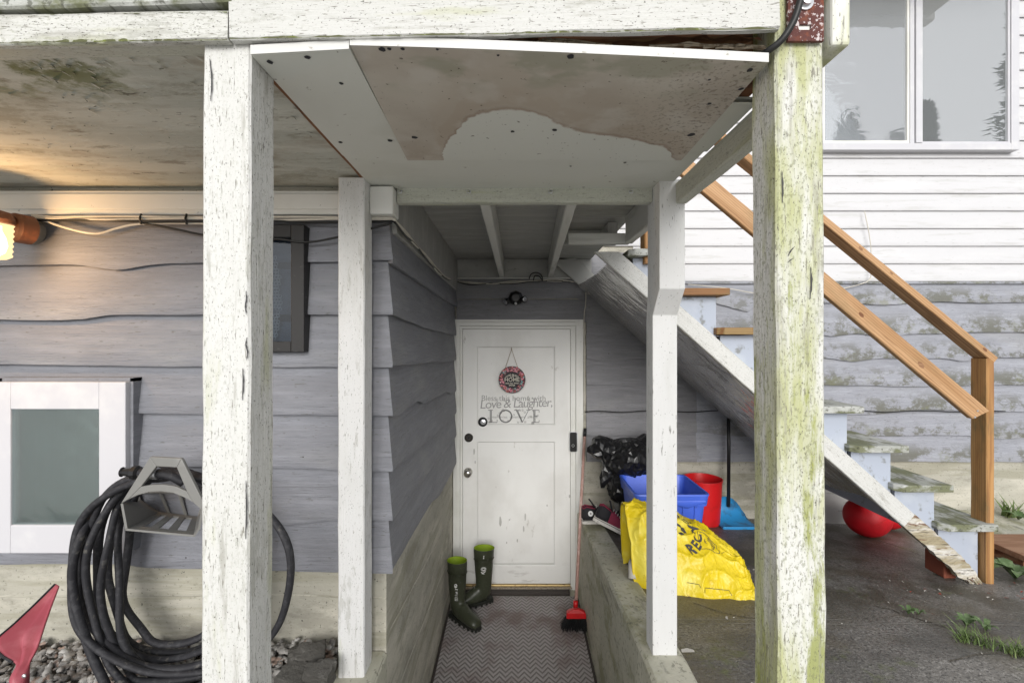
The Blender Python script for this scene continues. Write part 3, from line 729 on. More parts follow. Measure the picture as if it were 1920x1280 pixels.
siding(house, MBack, .585, .955, [(0, 1.655), (5, 1.655)], 1.90, 'siding_door')
for k in range(16):
    siding(house, MFront, -2.7, XW, [(-5, 1.98+k*pv), (5, 1.98+k*pv)], 1.98+(k+1)*pv+.012, 'vinyl', ot=.004, ob=.022, wav=.0005, name='vinyl_strip', dens=4, m1=1)
# frieze trim under the left soffit, corner block
MB().box((-2.6, YW-.045, ZV(403, YW-.04)), (-.50, YW-.002, ZV(358, YW-.04))).build('frieze_trim', 'white_trim', house, bevel=.004)
MB().box((-2.6, YW-.052, ZV(403, YW-.04)+.018), (-.502, YW-.047, ZV(358, YW-.04)-.014)).build('frieze_lip', 'white_trim', house, bevel=.002)
MB().box((-.498, YW-.09, ZV(402, 1.66)), (-.415, YW-.002, ZV(349, 1.66))).build('corner_block', 'white_trim', house, bevel=.006)
MB().box((XW+.002, YW+.02, 1.60), (XW+.034, YB-.03, 1.8435)).build('wall_plate', 'deck_grey', house, bevel=.003, label='grey board under the deck on the passage wall')

# ---- door and its casing (one part of the house, its pieces below it)
dY = 3.70
s_ = F/dY
def DX(u): return (u-960)/s_
def DZ(v): return EYE+(640-v)/s_
x0, x1, zb, zt = DX(868), DX(1069), DZ(1097), DZ(617)
mb = MB()
# slab with two recessed panels: rails and stiles
pu = (DX(893), DX(1042), DZ(798), DZ(648)); pl = (DX(893), DX(1042), DZ(1060), DZ(826))
Yd = dY
def dbox(xa, xb, za, zc, ya, yb): mb.box((xa, ya, za), (xb, yb, zc))
dbox(x0, pu[0], zb, zt, Yd, Yd+.04); dbox(pu[1], x1, zb, zt, Yd, Yd+.04)
dbox(pu[0], pu[1], pu[3], zt, Yd, Yd+.04); dbox(pu[0], pu[1], pl[3], pu[2], Yd, Yd+.04); dbox(pu[0], pu[1], zb, pl[2], Yd, Yd+.04)
for (a, b, c, d) in (pu, pl):
    dbox(a-.001, b+.001, c-.001, d+.001, Yd+.030, Yd+.036); dbox(a+.014, b-.014, c+.014, d-.014, Yd+.014, Yd+.031)
for (a, b, c, d) in (pu, pl):   # bead round each panel
    for q in (((a, Yd+.004, c), (a+.009, Yd+.015, d)), ((b-.009, Yd+.004, c), (b, Yd+.015, d)), ((a+.009, Yd+.004, c), (b-.009, Yd+.015, c+.009)), ((a+.009, Yd+.004, d-.009), (b-.009, Yd+.015, d))): mb.box(*q)
door = mb.build('door', 'door_paint', house, label='white two-panel door with worn lettering')
cx0, cx1, cz = DX(850), DX(1093), DZ(599)
mb = MB()
for k, (inset, y) in enumerate(((0, dY-.012), (.022, dY-.020), (.040, dY-.014))):
    a = cx0+inset*.8; b = cx1-inset*.8; c = cz-inset*.7; ia = x0-.004-.012*(2-k)*0; ib = x1+.004
    w1 = .022 if k < 2 else (x0-a)
for (u0, u1, yy) in ((850, 856, -.016), (856.2, 863, -.028), (863.2, 867.5, -.012)):
    mb.box((DX(u0), dY+yy, FLOOR), (DX(u1), dY+.05, DZ(599+(u0-850)*.95)))
for (u0, u1, yy) in ((1069.5, 1079, -.012), (1079.2, 1087, -.028), (1087.2, 1093, -.016)):
    mb.box((DX(u0), dY+yy, FLOOR if u1 < 1080 else FLOOR), (DX(u1), dY+.05, DZ(599+(1093-u1)*.8)))
for (v0, v1, yy, e) in ((599, 604, -.017, 0), (604.3, 611, -.029, 5.5), (611.3, 616.5, -.013, 12)):
    mb.box((DX(850+e+.3), dY+yy, DZ(v1)), (DX(1093-e*1.1-.3), dY+.05, DZ(v0)))
cas = mb.build('casing', 'white_trim', door, bevel=.002)
mb = MB(); mb.box((DX(866), dY-.05, FLOOR+.03), (DX(1071), dY+.03, zb-.004)); mb.build('sill', 'twig', door, bevel=.003)
mb = MB(); mb.tube([(DX(868), dY-.008, zb+.006), (DX(1069), dY-.008, zb+.006)], .012, 8); mb.build('threshold', 'brass', door)
MB().lathe((DX(878), dY-.001, DZ(884)), [(.033, 0), (.033, .006), (.014, .012), (.012, .035), (.026, .045), (.030, .058), (.026, .068), (.010, .072)], (0, -1, 0), 24).build('knob', 'chrome', door, smooth=True)
MB().lathe((DX(879), dY-.001, DZ(820)), [(.034, 0), (.033, .010), (.024, .014), (.022, .016)], (0, -1, 0), 24).build('deadbolt', 'dark_bronze', door, angle=30)
MB().lathe((DX(879), dY-.0165, DZ(820)), [(.011, 0), (.009, .005)], (0, -1, 0), 12).build('keyhole', 'black_plastic', door)
pe = MB().lathe((DX(905), dY+.012, DZ(791)), [(.037, 0), (.036, .012), (.028, .016), (.026, .011)], (0, -1, 0), 24).build('peephole_ring', 'black_plastic', door, angle=30)
mb = MB().lathe((DX(906), dY-.0005, DZ(791)), [(.024, 0), (.020, .004), (.016, .003), (.010, .006)], (0, -1, 0), 20); mb.build('peephole_glass', 'galv', door, smooth=True)
# chipped paint on the lower panel
mb = MB()
for (u, v, w_, h_) in ((938, 979, 3, 14), (985, 970, 2, 10), (982, 992, 2, 8), (970, 1014, 2, 5), (950, 1018, 1.5, 3), (1026, 948, 1.5, 3), (889, 846, 2, 9), (891, 866, 1.5, 4), (1068, 930, 2, 5), (955, 975, 1.5, 2)):
    c = Vector((DX(u), dY+.0125 if u < 1042 and u > 893 else dY-.0008, DZ(v))); n = 9
    k = len(mb.v); mb.v += [c+Vector((math.cos(a)*w_/s_*.6*(1+.5*rnd.random()), 0, math.sin(a)*h_/s_*.6*(1+.4*rnd.random()))) for a in [i*2*math.pi/n for i in range(n)]]; mb.f.append(tuple(range(k, k+n)))
mb.build('chipped_paint', 'chip', door)['kind'] = 'stuff'
# lettering stuck on the upper panel
Yt = dY+.0122
mb = MB()
add_text(mb, 'Bless this home with', .062, lambda x, y: (DX(963)+x, Yt, DZ(747)+y), spacing=.98)
mb.build('lettering', 'ink_grey', door)
mb = MB()
add_text(mb, 'Love & Laughter,', .098, lambda x, y: (DX(968)+x, Yt-.0004, DZ(757)+y+.03*x), shear=.12, spacing=.86)
mb.build('lettering', 'ink_grey', door)
mb = MB()
def stroke(pts, r): mb.tube([(DX(u), Yt-.001, DZ(v)) for u, v in pts], r*1.3, 6)
def circ(u, v, ru, rv, a0=0, a1=360, n=28): return [(u+ru*math.cos(R(lerp(a0, a1, i/n))), v+rv*math.sin(R(lerp(a0, a1, i/n)))) for i in range(n+1)]
for k in (0, 2.2):   # double-stroked capitals
    stroke([(919+k, 769), (919+k, 792)], .0022)
    stroke(circ(948, 780.5, 12-k*.6, 12-k*.6), .002)
    stroke([(968+k, 769), (979+k*.5, 792)], .0022)
    stroke([(1001+k, 769), (1001+k, 792)], .0022)
stroke([(915, 769), (924, 769)], .0018); stroke([(915, 792), (932, 792), (932, 787)], .0022)
stroke([(979.5, 792), (991, 769)], .0018); stroke([(964, 769), (974, 769)], .0018); stroke([(987, 769), (994, 769)], .0018)
stroke([(998, 769), (1011, 769), (1011, 773)], .002); stroke([(998, 792), (1011, 792), (1011, 788)], .002); stroke([(1002, 780), (1008, 780)], .002)
mb.build('lettering', 'ink_door', door)
mb = MB()
add_text(mb, 'memories  adventure  always', .03, lambda x, y: (DX(965)+x, Yt-.0003, DZ(782)+y))
rr = random.Random(3)
for k in range(46):   # curls round the capitals
    u = rr.uniform(914, 1012); v = rr.uniform(768, 794) if k < 30 else rr.uniform(744, 764); q = rr.uniform(1.2, 2.6); a = rr.uniform(0, 360)
    pts = [(u+q*(1-i/16)*math.cos(R(a+i*34)), v+q*(1-i/16)*math.sin(R(a+i*34))) for i in range(13)]
    stroke(pts, .0011)
mb.build('lettering_curls', 'ink_grey', door)['kind'] = 'stuff'

# nail heads along the boards
nb = MB(); rn = random.Random(2)
for i, row in enumerate(fr):
    x = -2.0
    while x < -.5:
        z = interp([(XU(u, d0), ZV(v, d0)) for u, v in row], x)+.035; nb.disc((x+rn.uniform(-.03, .03), YW-.0275, z+rn.uniform(-.006, .006)), (0, -1, 0), .0028, 7); x += .41
for i, (v, dips) in enumerate(back):
    x = .75+.1*(i % 2)
    while x < 4.4:
        nb.disc((x+rn.uniform(-.03, .03), YB-.0275, ZV(v, dB)+.035), (0, -1, 0), .004, 7); x += .41
nb.build('nail_heads', 'dark_bronze', house)['kind'] = 'stuff'
# ---- windows
def window_bars(mb, x0, x1, z0, z1, wl_, wr, wb, wt, y0, y1):
    mb.box((x0, y0, z0), (x0+wl_, y1, z1)); mb.box((x1-wr, y0, z0), (x1, y1, z1))
    mb.box((x0+wl_, y0, z0), (x1-wr, y1, z0+wb)); mb.box((x0+wl_, y0, z1-wt), (x1-wr, y1, z1))
# frosted basement window, white frame
wy = YW-.075; ws = F/wy
wx0, wx1 = -1.815, (235-960)/ws
wz0, wz1 = EYE+(640-1037)/ws, EYE+(640-716)/ws
mb = MB(); window_bars(mb, wx0, wx1, wz0, wz1, (22-0)/ws+(wx0*-1-960/ws)*1.0 if False else .05, 50/ws, 53/ws, 51/ws, wy, YW-.004)
wn1 = mb.build('window', 'frame_white', house, bevel=.003, label='white framed window with frosted glass beside the hose')
mb = MB(); mb.box((wx0-.014, wy+.02, wz0+.002), (wx0-.001, YW-.003, wz1+.012)); mb.box((wx1+.001, wy+.02, wz0-.0), (wx1+.012, YW-.003, wz1+.012)); mb.box((wx0-.014, wy+.02, wz1+.0005), (wx1+.012, YW-.003, wz1+.014)); mb.build('surround', 'siding', wn1)
MB().box((wx0+.045, wy+.007, wz0+.08), (wx1-.085, wy+.012, wz1-.08)).build('pane', 'glass_frost', wn1)
mb = MB(); rows = []
for i in range(61):
    x = lerp(wx0+.04, wx1-.08, i/60); y = wy+.036+.010*math.sin(i*.9)+.004*math.sin(i*2.3)
    rows.append([(x, y, wz0+.09), (x, y+.002, (wz0+wz1)/2), (x, y, wz1-.09)])
mb.grid(rows); mb.build('curtain', 'curtain_teal', wn1, smooth=True)
# dark framed high window, mostly hidden by the post
wy = YW-.062; ws = F/wy
wx0, wx1 = (392-960)/ws, (570-960)/ws; wz0, wz1 = EYE+(640-660)/ws, EYE+(640-421)/ws
mb = MB(); window_bars(mb, wx0, wx1, wz0, wz1, 25/ws, 25/ws, 20/ws, 24/ws, wy, YW-.004)
mb.box((wx0+.02, YW-.012, wz0+.02), (wx1-.02, YW-.006, wz1-.02))
wn2 = mb.build('window', 'dark_frame', house, bevel=.004, label='small dark framed window with lace hanging behind the glass')
MB().box((wx0+.035, wy+.018, wz0+.03), (wx1-.035, wy+.022, wz1-.035)).build('pane', 'glass_dark', wn2)
mb = MB(); ed = [(0, 508), (.12, 511), (.25, 517), (.38, 513), (.5, 519), (.62, 518), (.72, 512), (.8, 515), (.88, 511), (1, 508)]
for j in range(26):
    t0 = j/26; zc = lerp(EYE+(640-480)/ws, EYE+(640-640)/ws, t0); xe = (interp(ed, t0)-960)/ws
    for i in range(14):
        x = xe-.012*i-.005*(j % 2)
        mb.tube([(x+.0055*math.cos(q*math.pi/4), wy+.031+.002*math.sin(i), zc+.0055*math.sin(q*math.pi/4)) for q in range(9)], .0021, 4, caps=False)
mb.build('lace_curtain', 'lace', wn2)
# big slider on the vinyl wall
wy = YB-.085; ws = F/wy
U = lambda u: (u-960)/ws
V = lambda v: EYE+(640-v)/ws
mb = MB()
zt3 = V(-48)
window_bars(mb, U(1532), U(1912), V(281), zt3, 13/ws, 15/ws, 13/ws, 13/ws, wy, YB-.003)
wn3 = mb.build('window', 'frame_white', house, bevel=.004, label='large white sliding window with drawn curtains')
mb = MB(); mb.box((U(1708), wy+.006, V(268)), (U(1716), YB-.006, zt3-.05)); mb.box((U(1717), wy-.006, V(268)), (U(1729), YB-.006, zt3-.05)); mb.build('mullion', 'frame_white', wn3, bevel=.002)
mb = MB(); window_bars(mb, U(1545.2), U(1707.6), V(267.5), zt3-.055, 3/ws, 4/ws, 5/ws, 4/ws, wy+.012, YB-.028); mb.build('sash', 'white_trim', wn3)
mb = MB(); window_bars(mb, U(1729.5), U(1896.6), V(267.5), zt3-.055, 2/ws, 4/ws, 3/ws, 4/ws, wy+.010, YB-.028); mb.build('sash', 'frame_white', wn3)
MB().box((U(1547), wy+.024, V(264)), (U(1705), wy+.027, zt3-.06)).build('pane', 'glass_film', wn3)
MB().box((U(1731), wy+.020, V(265.5)), (U(1893), wy+.023, zt3-.06)).build('pane', 'glass', wn3)
MB().box((U(1546), YB-.030, V(267)), (U(1895), YB-.0265, zt3-.06)).build('room', 'room_dark', wn3)
for a, b in ((1552, 1690), (1735, 1848)):
    mb = MB(); rows = []
    for i in range(81):
        x = lerp(U(a), U(b), i/80); y = wy+.040+.005*math.sin(i*.55+math.sin(i*.13)*2)
        rows.append([(x, y, V(266)), (x, y, V(60)), (x, y, zt3-.07)])
    mb.grid(rows); mb.build('curtain', 'curtain', wn3, smooth=True)
# ------------------------------------------------------------------ porch: posts, beams, soffit
porch = thing('porch', 'weathered white timber porch with mossy posts and sagging soffit panels', 'porch', (0, 1.3, 0))
PW = .089
yf = .88+PW/2
timber('post', (XU(419, .88), yf, -.0), (XU(425, .88), yf, ZV(78, .88)), PW, PW, 'post_left', porch, up=(0, 1, 0), label='front left post with peeling streaked white paint', seed=3)
timber('post', (XU(1508, .88), yf, -.0), (XU(1499, .88), yf, ZV(-80, .88)), PW, PW, 'post_right', porch, up=(0, 1, 0), label='front right post covered in green algae', jit=.0018, seed=5)
yr = 1.60+PW/2
timber('post', (XU(658, 1.6), yr, .066), (XU(658.5, 1.6), yr, ZV(333, 1.6)), PW, PW, 'post_rear', porch, up=(0, 1, 0), label='slim white post at the corner of the house', seed=7)
# right rear post: thicker above, cut back on a slope, thinner leg below
mb = MB()
zc0, zc1 = ZV(590, 1.68), ZV(541, 1.62)
prof = [(1.700, .075), (1.700, zc0), (1.622, zc1), (1.622, ZV(336, 1.622)), (1.765, ZV(336, 1.622)), (1.765, zc1), (1.782, zc0-.02), (1.782, .075)]
n = 8
xa, xb = .504, .592
k = len(mb.v); rows = []
def loop(x): return [(x+.0, y, z) for y, z in prof]
mb.loft([loop(xa), loop(xa+.004), loop(xb-.004), loop(xb)])
o = mb.build('post', 'post_rear_v', porch, bevel=.003, label='slim white post on the low wall with a notched thicker top') if 'post_rear_v' in M else None
# drying checks in the posts
for k, pts in enumerate(([(461, 545), (462, 560), (460, 575), (462, 590)], [(463, 632), (461, 645), (464, 660), (462, 676)], [(455, 690), (456, 720), (454, 750)], [(393, 110), (397, 150), (395, 190)], [(461, 900), (462, 960), (460, 1010)],
                         [(1478, 480), (1483, 470), (1490, 462)], [(1478, 492), (1484, 486), (1491, 484)], [(1520, 500), (1522, 530), (1519, 560)]  , [(1466, 320), (1468, 350), (1467, 380)])):
    q = smoothpath([P(u, v, .8775) for u, v in pts], 5); mb = MB()
    mb.grid([[p+Vector((-.0011*(.3+math.sin(math.pi*i/(len(q)-1))), 0, 0)), p+Vector((.0011*(.3+math.sin(math.pi*i/(len(q)-1)))+.0006*math.sin(i*2.1), 0, 0))] for i, p in enumerate(q)]); mb.build('crack', 'ink', porch)
# front beam in two lengths, thin eave boards above it
def fb(u0, v0, u1, v1, d, h, dep, m, name, label=None, cham=.004):
    a = P(u0, v0, d); b = P(u1, v1, d)
    a.z += h/2; b.z += h/2; a.y = b.y = d+dep/2
    return timber(name, a, b, dep, h, m, porch, jit=.0015, cham=cham, label=label)
fb(-1700, 115, 427, 75, .862, .056, .018, 'beam_left', 'front_beam', 'mossy left length of the front beam')
fb(429, 74, 1462, 53, .862, .089, .018, 'beam_paint', 'front_beam')
fb(-1700, 70, 432, 2, .86, .05, .05, 'tread_old', 'eave_board', 'grey weathered board above the left beam')
fb(-1700, 124, 384, 79, .885, .008, .045, 'beam_green', 'drip_strip')
# grime and moss along the beam's edges
for k, (u0, v0, u1, v1, wd) in enumerate(((-300, 84.5, 426, 75, 7), (-300, 32, 426, 21.5, 4), (430, 73, 1455, 54, 4))):
    mb = MB(); rows = []
    for i in range(181):
        t = i/180; u = lerp(u0, u1, t); v = lerp(v0, v1, t); q = wd*max(.12, .35+1.3*nz((u*.012, k*3, 0), 1, 4)+.5*nz((u*.07, k, 0), 1, 8))
        up_ = 1 if k != 1 else -1
        rows.append([P(u, v+.5, .8605), P(u, v-q*.6*up_, .8602), P(u, v-q*up_+.8*nz((u*.3, 0, 0)), .8607)])
    mb.grid(rows); mb.build('moss_line', 'moss_grime', porch)
# beam stub right of the post
mb = MB(); mb.box((.5835, .865, ZV(94, .88)), (.618, .955, ZV(-60, .88))); mb.build('beam_stub', 'post_right_v', porch, bevel=.006)
# side rim of the soffit on the right, rear beam, hooks
timber('rim_board', (.579, 1.10, ZV(263, 1.11)+.036), (.579, 1.62, ZV(263, 1.11)+.036), .038, .072, 'beam_green', porch)
timber('rim_board', (.576, .975, ZV(263, 1.11)+.046), (.576, 1.098, ZV(263, 1.11)+.046), .038, .05, 'post_rear_old', porch)
zr0, zr1 = ZV(380, 1.70), ZV(350, 1.70)
timber('rear_beam', (-.412, 1.72, (zr0+zr1)/2), (.502, 1.72, (zr0+zr1)/2+.003), .04, zr1-zr0, 'beam_green', porch)
for u in (750, 878, 1030, 1180):
    c = P(u+2, 358, 1.69); mb = MB()
    mb.tube([c+Vector((0, .008, 0)), c+Vector((0, -.006, 0)), c+Vector((.006, -.012, -.004)), c+Vector((.004, -.012, -.012)), c+Vector((-.006, -.010, -.010)), c+Vector((-.008, -.010, -.002))], .0022, 6)
    mb.build('cup_hook', 'galv', porch, smooth=True)
# soffits: left peeling plywood, rear painted sheet, left strip, big stained sheet
ZS = 1.752
sagL = lambda x, y: max(0, (1.385-y)/.513)*(-.016+.010*max(0, (x+.494)/.185))
sagR = lambda x, y: max(0, (1.385-y)/.515)*(.014-.032*max(0, min(1, (x+.305)/.797))**1.3)
def sheet(name, m, x0, x1, y0, y1, z, th, edge=None, sag=None, nx=24, ny=14, label=None, skew=(0, 0)):
    mb = MB(); f = sag or (lambda x, y: 0)
    lo = []
    for j in range(ny+1):
        t = 1-j/ny; a = x0+skew[0]*t; b = x1+skew[1]*t; y = lerp(y0, y1, j/ny)
        lo.append([(lerp(a, b, i/nx), y, z+f(lerp(a, b, i/nx), y)) for i in range(nx+1)])
    hi = [[(p[0], p[1], p[2]+th) for p in r] for r in lo]
    mb.grid(lo); mb.grid(hi)
    mb.grid([lo[-1], hi[-1]]); mb.grid([[r[0] for r in lo], [r[0] for r in hi]]); mb.grid([[r[-1] for r in lo], [r[-1] for r in hi]])
    o = mb.build(name, m, porch, label=label)
    e = MB(); e.grid([[(p[0], p[1]-.0015, p[2]-.0005) for p in lo[0]], [(p[0], p[1]-.0015, p[2]+.0005) for p in hi[0]]]); e.grid([[(p[0], p[1]-.0005, p[2]+.0005) for p in hi[0]], [(p[0], p[1]+.01, p[2]+.0005) for p in hi[0]]])
    if edge: e.build(edge, 'edge_white', o)
    return o
sheet('soffit_panel', 'soffit_peel', -2.6, -.50, .935, YW-.002, ZS+.012, .012, label='peeling grey soffit panel above the lamp', sag=lambda x, y: .004*nz((x*2, y*2, 0), 1, 4))
sheet('soffit_panel', 'soffit_paint', -.498, .555, 1.36, 1.70, ZS-.004, .012)
sheet('soffit_panel', 'soffit_paint', -.494, -.309, .872, 1.385, ZS-.010, .016, edge='panel_edge', label='narrow white soffit strip at the left', skew=(.014, .010), sag=sagL)
sheet('soffit_panel', 'soffit_stained', -.305, .494, .870, 1.385, ZS-.024, .016, edge='panel_edge', label='sagging soffit panel with a large brown water stain', skew=(.008, -.024), sag=sagR)
sheet('soffit_panel', 'soffit_paint', .492, .56, 1.08, 1.362, ZS-.008, .012)
# dark brown frame seen in the gaps, unseen slab above added to block light
timber('blocking', (-.50, .96, ZS+.02), (-.50, 1.66, ZS+.02), .03, .04, 'brown_ply', porch)
timber('blocking', (-.48, .985, ZS+.045), (.50, .985, ZS+.050), .03, .045, 'brown_ply', porch)
timber('blocking', (.53, 1.02, ZS+.03), (.53, 1.60, ZS+.03), .03, .05, 'brown_ply', porch)
MB().box((-2.7, .83, ZS+.12), (.62, YW-.003, ZS+.20)).build('unseen_roof_slab', 'tread_old', porch)
MB().box((-.50, 1.0, ZS+.085), (.60, 1.70, ZS+.10)).build('sheathing', 'brown_ply', porch)
# torn paper and roots hanging out of the gap
for k in range(9):
    u0 = rnd.uniform(700, 1380); u1 = min(1440, u0+rnd.uniform(60, 240)); pts = []
    for i in range(7):
        t = i/6; u = lerp(u0, u1, t); vv = lerp(70, 96, (u-655)/785)-2-rnd.uniform(0, 8)*math.sin(t*3.1)-(6 if k % 3 == 0 else 0)*t
        pts.append(P(u, vv, .905+rnd.uniform(0, .02)))
    MB().tube(smoothpath(pts, 4), .0016+.001*(k % 2), 5).build('torn_strand', 'twig', porch)
for k, (u0, u1, v0, v1) in enumerate(((1150, 1330, 78, 62), (1300, 1436, 68, 66), (760, 1010, 68, 66))):
    mb = MB(); a = P(u0, v0, .93); b = P(u1, v1, .93); rows = []
    for i in range(13):
        q = a.lerp(b, i/12); rows.append([q+Vector((0, .002*math.sin(i), -.012-.004*math.sin(i*1.7))), q+Vector((0, .014, .006+.004*math.sin(i*1.1)))])
    mb.grid(rows); mb.build('torn_veneer', 'brown_ply', porch)
# nail holes and knots on the panels
mb = MB()
def zsof(x, y):
    if x > -.305 and y < 1.385: return ZS-.024+sagR(x, y)-.001
    if x <= -.309 and y < 1.385: return ZS-.010+sagL(x, y)-.001
    return ZS-.0052
for (u, v, r_) in ((506, 117, 6), (576, 108, 6), (640, 157, 4), (638, 267, 4), (731, 264, 5), (716, 93, 7), (730, 92, 4), (755, 92, 4), (820, 93, 3), (1070, 107, 7), (1406, 132, 6), (1390, 167, 5), (777, 258, 6), (961, 247, 4), (1040, 244, 5), (1330, 195, 4), (1296, 253, 7), (1172, 305, 3), (1070, 312, 2), (934, 104, 3), (1330, 150, 3)):
    d = .5*F/(640-v)
    for _ in range(3):
        x, y = XU(u, d), d; d = (zsof(x, y)-EYE)*F/(640-v)
    x, y = XU(u, d), d; z = zsof(x, y); n = 9; k = len(mb.v)
    mb.v += [Vector((x+math.cos(i*2*math.pi/n)*r_/F*d*(.8+.4*rnd.random()), y+math.sin(i*2*math.pi/n)*r_/F*d*(.8+.5*rnd.random()), z)) for i in range(n)]; mb.f.append(tuple(range(k, k+n)))
mb.build('nail_holes', 'charcoal', porch)
# curled paint flakes under the left soffit
mb = MB()
for k in range(150):
    u = rnd.uniform(0, 375); v = 100+250*rnd.random()**1.3
    if k > 120: u = rnd.uniform(515, 640)
    d = (ZS+.011-EYE)*F/(640-v); c = Vector((XU(u, d), d, ZS+.0105)); L_ = rnd.uniform(.004, .022)*(1 if v < 220 else .5); a = rnd.gauss(0, .5); wd = L_*rnd.uniform(.2, .6)
    if c.y > 1.7: continue
    t = Vector((math.cos(a), math.sin(a), 0)); q = Vector((-t.y, t.x, 0))
    mb.grid([[c, c+q*wd], [c+t*L_*.5+Vector((0, 0, -.003)), c+t*L_*.5+q*wd*.8+Vector((0, 0, -.004))], [c+t*L_+Vector((0, 0, -.011*L_/.02)), c+t*L_+q*wd*.3+Vector((0, 0, -.012*L_/.02))]])
o = mb.build('paint_flakes', 'soffit_peel', porch); o['kind'] = 'stuff'
# rusty hanger plate with bolt, black cable
hp = thing('hanger_plate', 'rusty steel hanger plate bolted to the top of the mossy front post', 'bracket', P(1507, 40, .87))
mb = MB(); a = P(1474, 81, .874); b = P(1541, -40, .874)
xa_, xb_, za_, zb_ = a.x, b.x, a.z, b.z
sx0, sx1, sz0, sz1 = XU(1495, .874), XU(1517, .874), ZV(60, .874), ZV(50, .874)
for q in (((xa_, za_), (sx0, zb_)), ((sx1, za_), (xb_, zb_)), ((sx0, za_), (sx1, sz0)), ((sx0, sz1), (sx1, zb_))):
    mb.box((q[0][0], .868, q[0][1]), (q[1][0], .8745, q[1][1]))
mb.build('plate', 'rust', hp, bevel=.0006)
MB().box((sx0-.001, .8725, sz0-.001), (sx1+.001, .8748, sz1+.001)).build('slot_back', 'white_trim', hp)
c = P(1509, 5, .868)
MB().lathe(c, [(.015, 0), (.015, .003), (.010, .0035), (.0095, .011), (.004, .012)], (0, -1, 0), 20).build('bolt', 'galv', hp, angle=30)
tag(MB().tube(smoothpath([P(1512, -40, .845), P(1500, 4, .845), P(1488, 40, .85), P(1466, 75, .86), P(1440, 96, .875), P(1424, 106, .90)], 8), .0062, 10).build('cable', 'cable_black', smooth=True), 'thick black cable looping down past the rusty plate', 'cable')

# ------------------------------------------------------------------ landing deck above the passage
deck = thing('landing_deck', 'grey landing deck over the passage seen from below', 'deck', (0, 2.7, 1.84))
n = 14; d_ = (3.735-1.745)/n
for k in range(n):
    MB().box((XW+.004, 1.745+k*d_+.002, 1.845), (.62, 1.745+(k+1)*d_-.002, 1.872+.001*(k % 2))).build('deck_board', 'deck_grey', deck, bevel=.003)
def joist(xf, yf_, xb_, yb_, z0=1.70, z1=1.844, m='joist_paint', w_=.038, name='joist'):
    zc = (z0+z1)/2; timber(name, (xf, yf_, zc), (xb_, yb_, zc), w_, z1-z0, m, deck)
joist(-.100, 1.745, -.080, 3.70); joist(.219, 1.745, .300, 3.70)
joist(.600, 1.79, .600, 2.43, 1.70, 1.843)
timber('ledger', (XW+.036, 3.72, 1.772), (.62, 3.72, 1.772), .034, .143, 'deck_grey', deck)
timber('ledger_trim', (XW+.036, 3.705, 1.694), (.50, 3.705, 1.694), .03, .012, 'joist_paint', deck)
timber('cross_block', (.29, 2.45, 1.728), (.60, 2.45, 1.728), .038, .056, 'joist_paint', deck)
timber('cross_block', (.30, 2.75, 1.80), (.60, 2.75, 1.80), .038, .085, 'deck_grey', deck)
timber('cross_block', (.53, 2.50, 1.79), (.53, 2.70, 1.79), .05, .075, 'deck_grey', deck)

# ------------------------------------------------------------------ stairs
stairs = thing('staircase', 'wooden staircase with peeling stringer rising along the right wall to the landing', 'stairs', (1.5, 3.0, 0))
NS = 8; RUN, RISE = .2268, .2
slope = .89
def strX(u): return XU(u, 2.45)
sc0 = P(1095, 435, 2.45); sc1 = P(1826, 1085, 2.45)
a = P(1137, 473, 2.447); b = P(1700, 973, 2.447); c = P(1828, 1086, 2.447)
timber('stringer', a, b, .036, .085, 'stringer_paint', stairs, ends=(1.12, 0), up=(0, 0, 1), jit=.002)
# lower, rotten length: ragged edges
mb = MB(); rows = []; x = (c-b).normalized(); up_ = Vector((-x.z, 0, x.x)); Lr = (c-b).length
if up_.z < 0: up_ = -up_
for i in range(41):
    t = i/40; q = b+x*(Lr*t)
    top = .0425-.018*max(0, t-.55)/.45+.006*nz((i*.5, 1, 0), 1, 1)*(t*2)-.02*max(0, t-.9)*10*rnd.random(); bot = -.0425+.007*nz((i*.45, 5, 0), 1, 2)*(t*2)+.03*max(0, t-.88)*8*rnd.random()
    if t > .97: top *= .5; bot *= .5
    y0 = 2.429+.006*nz((i*.4, 3, 0), 1, 4)*t; y1 = 2.465
    rows.append([Vector((p_.x, yy, p_.z)) for p_, yy in ((q+up_*bot, y0), (q+up_*(bot*.4), y0+.004*nz((i*.9, 0, 0), 1, 7)), (q+up_*(top*.4), y0+.004*nz((i*.9, 4, 0), 1, 8)), (q+up_*top, y0), (q+up_*top, y1), (q+up_*bot, y1))])
mb.loft(rows); mb.build('stringer_foot', 'rot_wood', stairs, label='rotten splintered foot of the stringer')
for k in range(9):
    q = c+Vector((rnd.uniform(-.06, .0), -.022+rnd.uniform(-.004, .01), rnd.uniform(-.03, .03))); e = q+x*rnd.uniform(.03, .07)+Vector((0, -.006, rnd.uniform(-.03, .01)))
    MB().tube([q, q.lerp(e, .5)+Vector((0, -.003, .004)), e], lambda t: .006*(1-t)+.0006, 5).build('splinter', 'rot_wood', stairs)
timber('stringer', Vector((.40, 3.685, 1.833)), Vector((2.35, 3.685, 1.833-slope*1.95)), .038, .14, 'deck_grey', stairs, ends=(1.12, 0))
MB().box((2.05, 3.70, -.35), (2.95, 3.722, .28)).build('skirt_board', 'deck_grey', stairs)
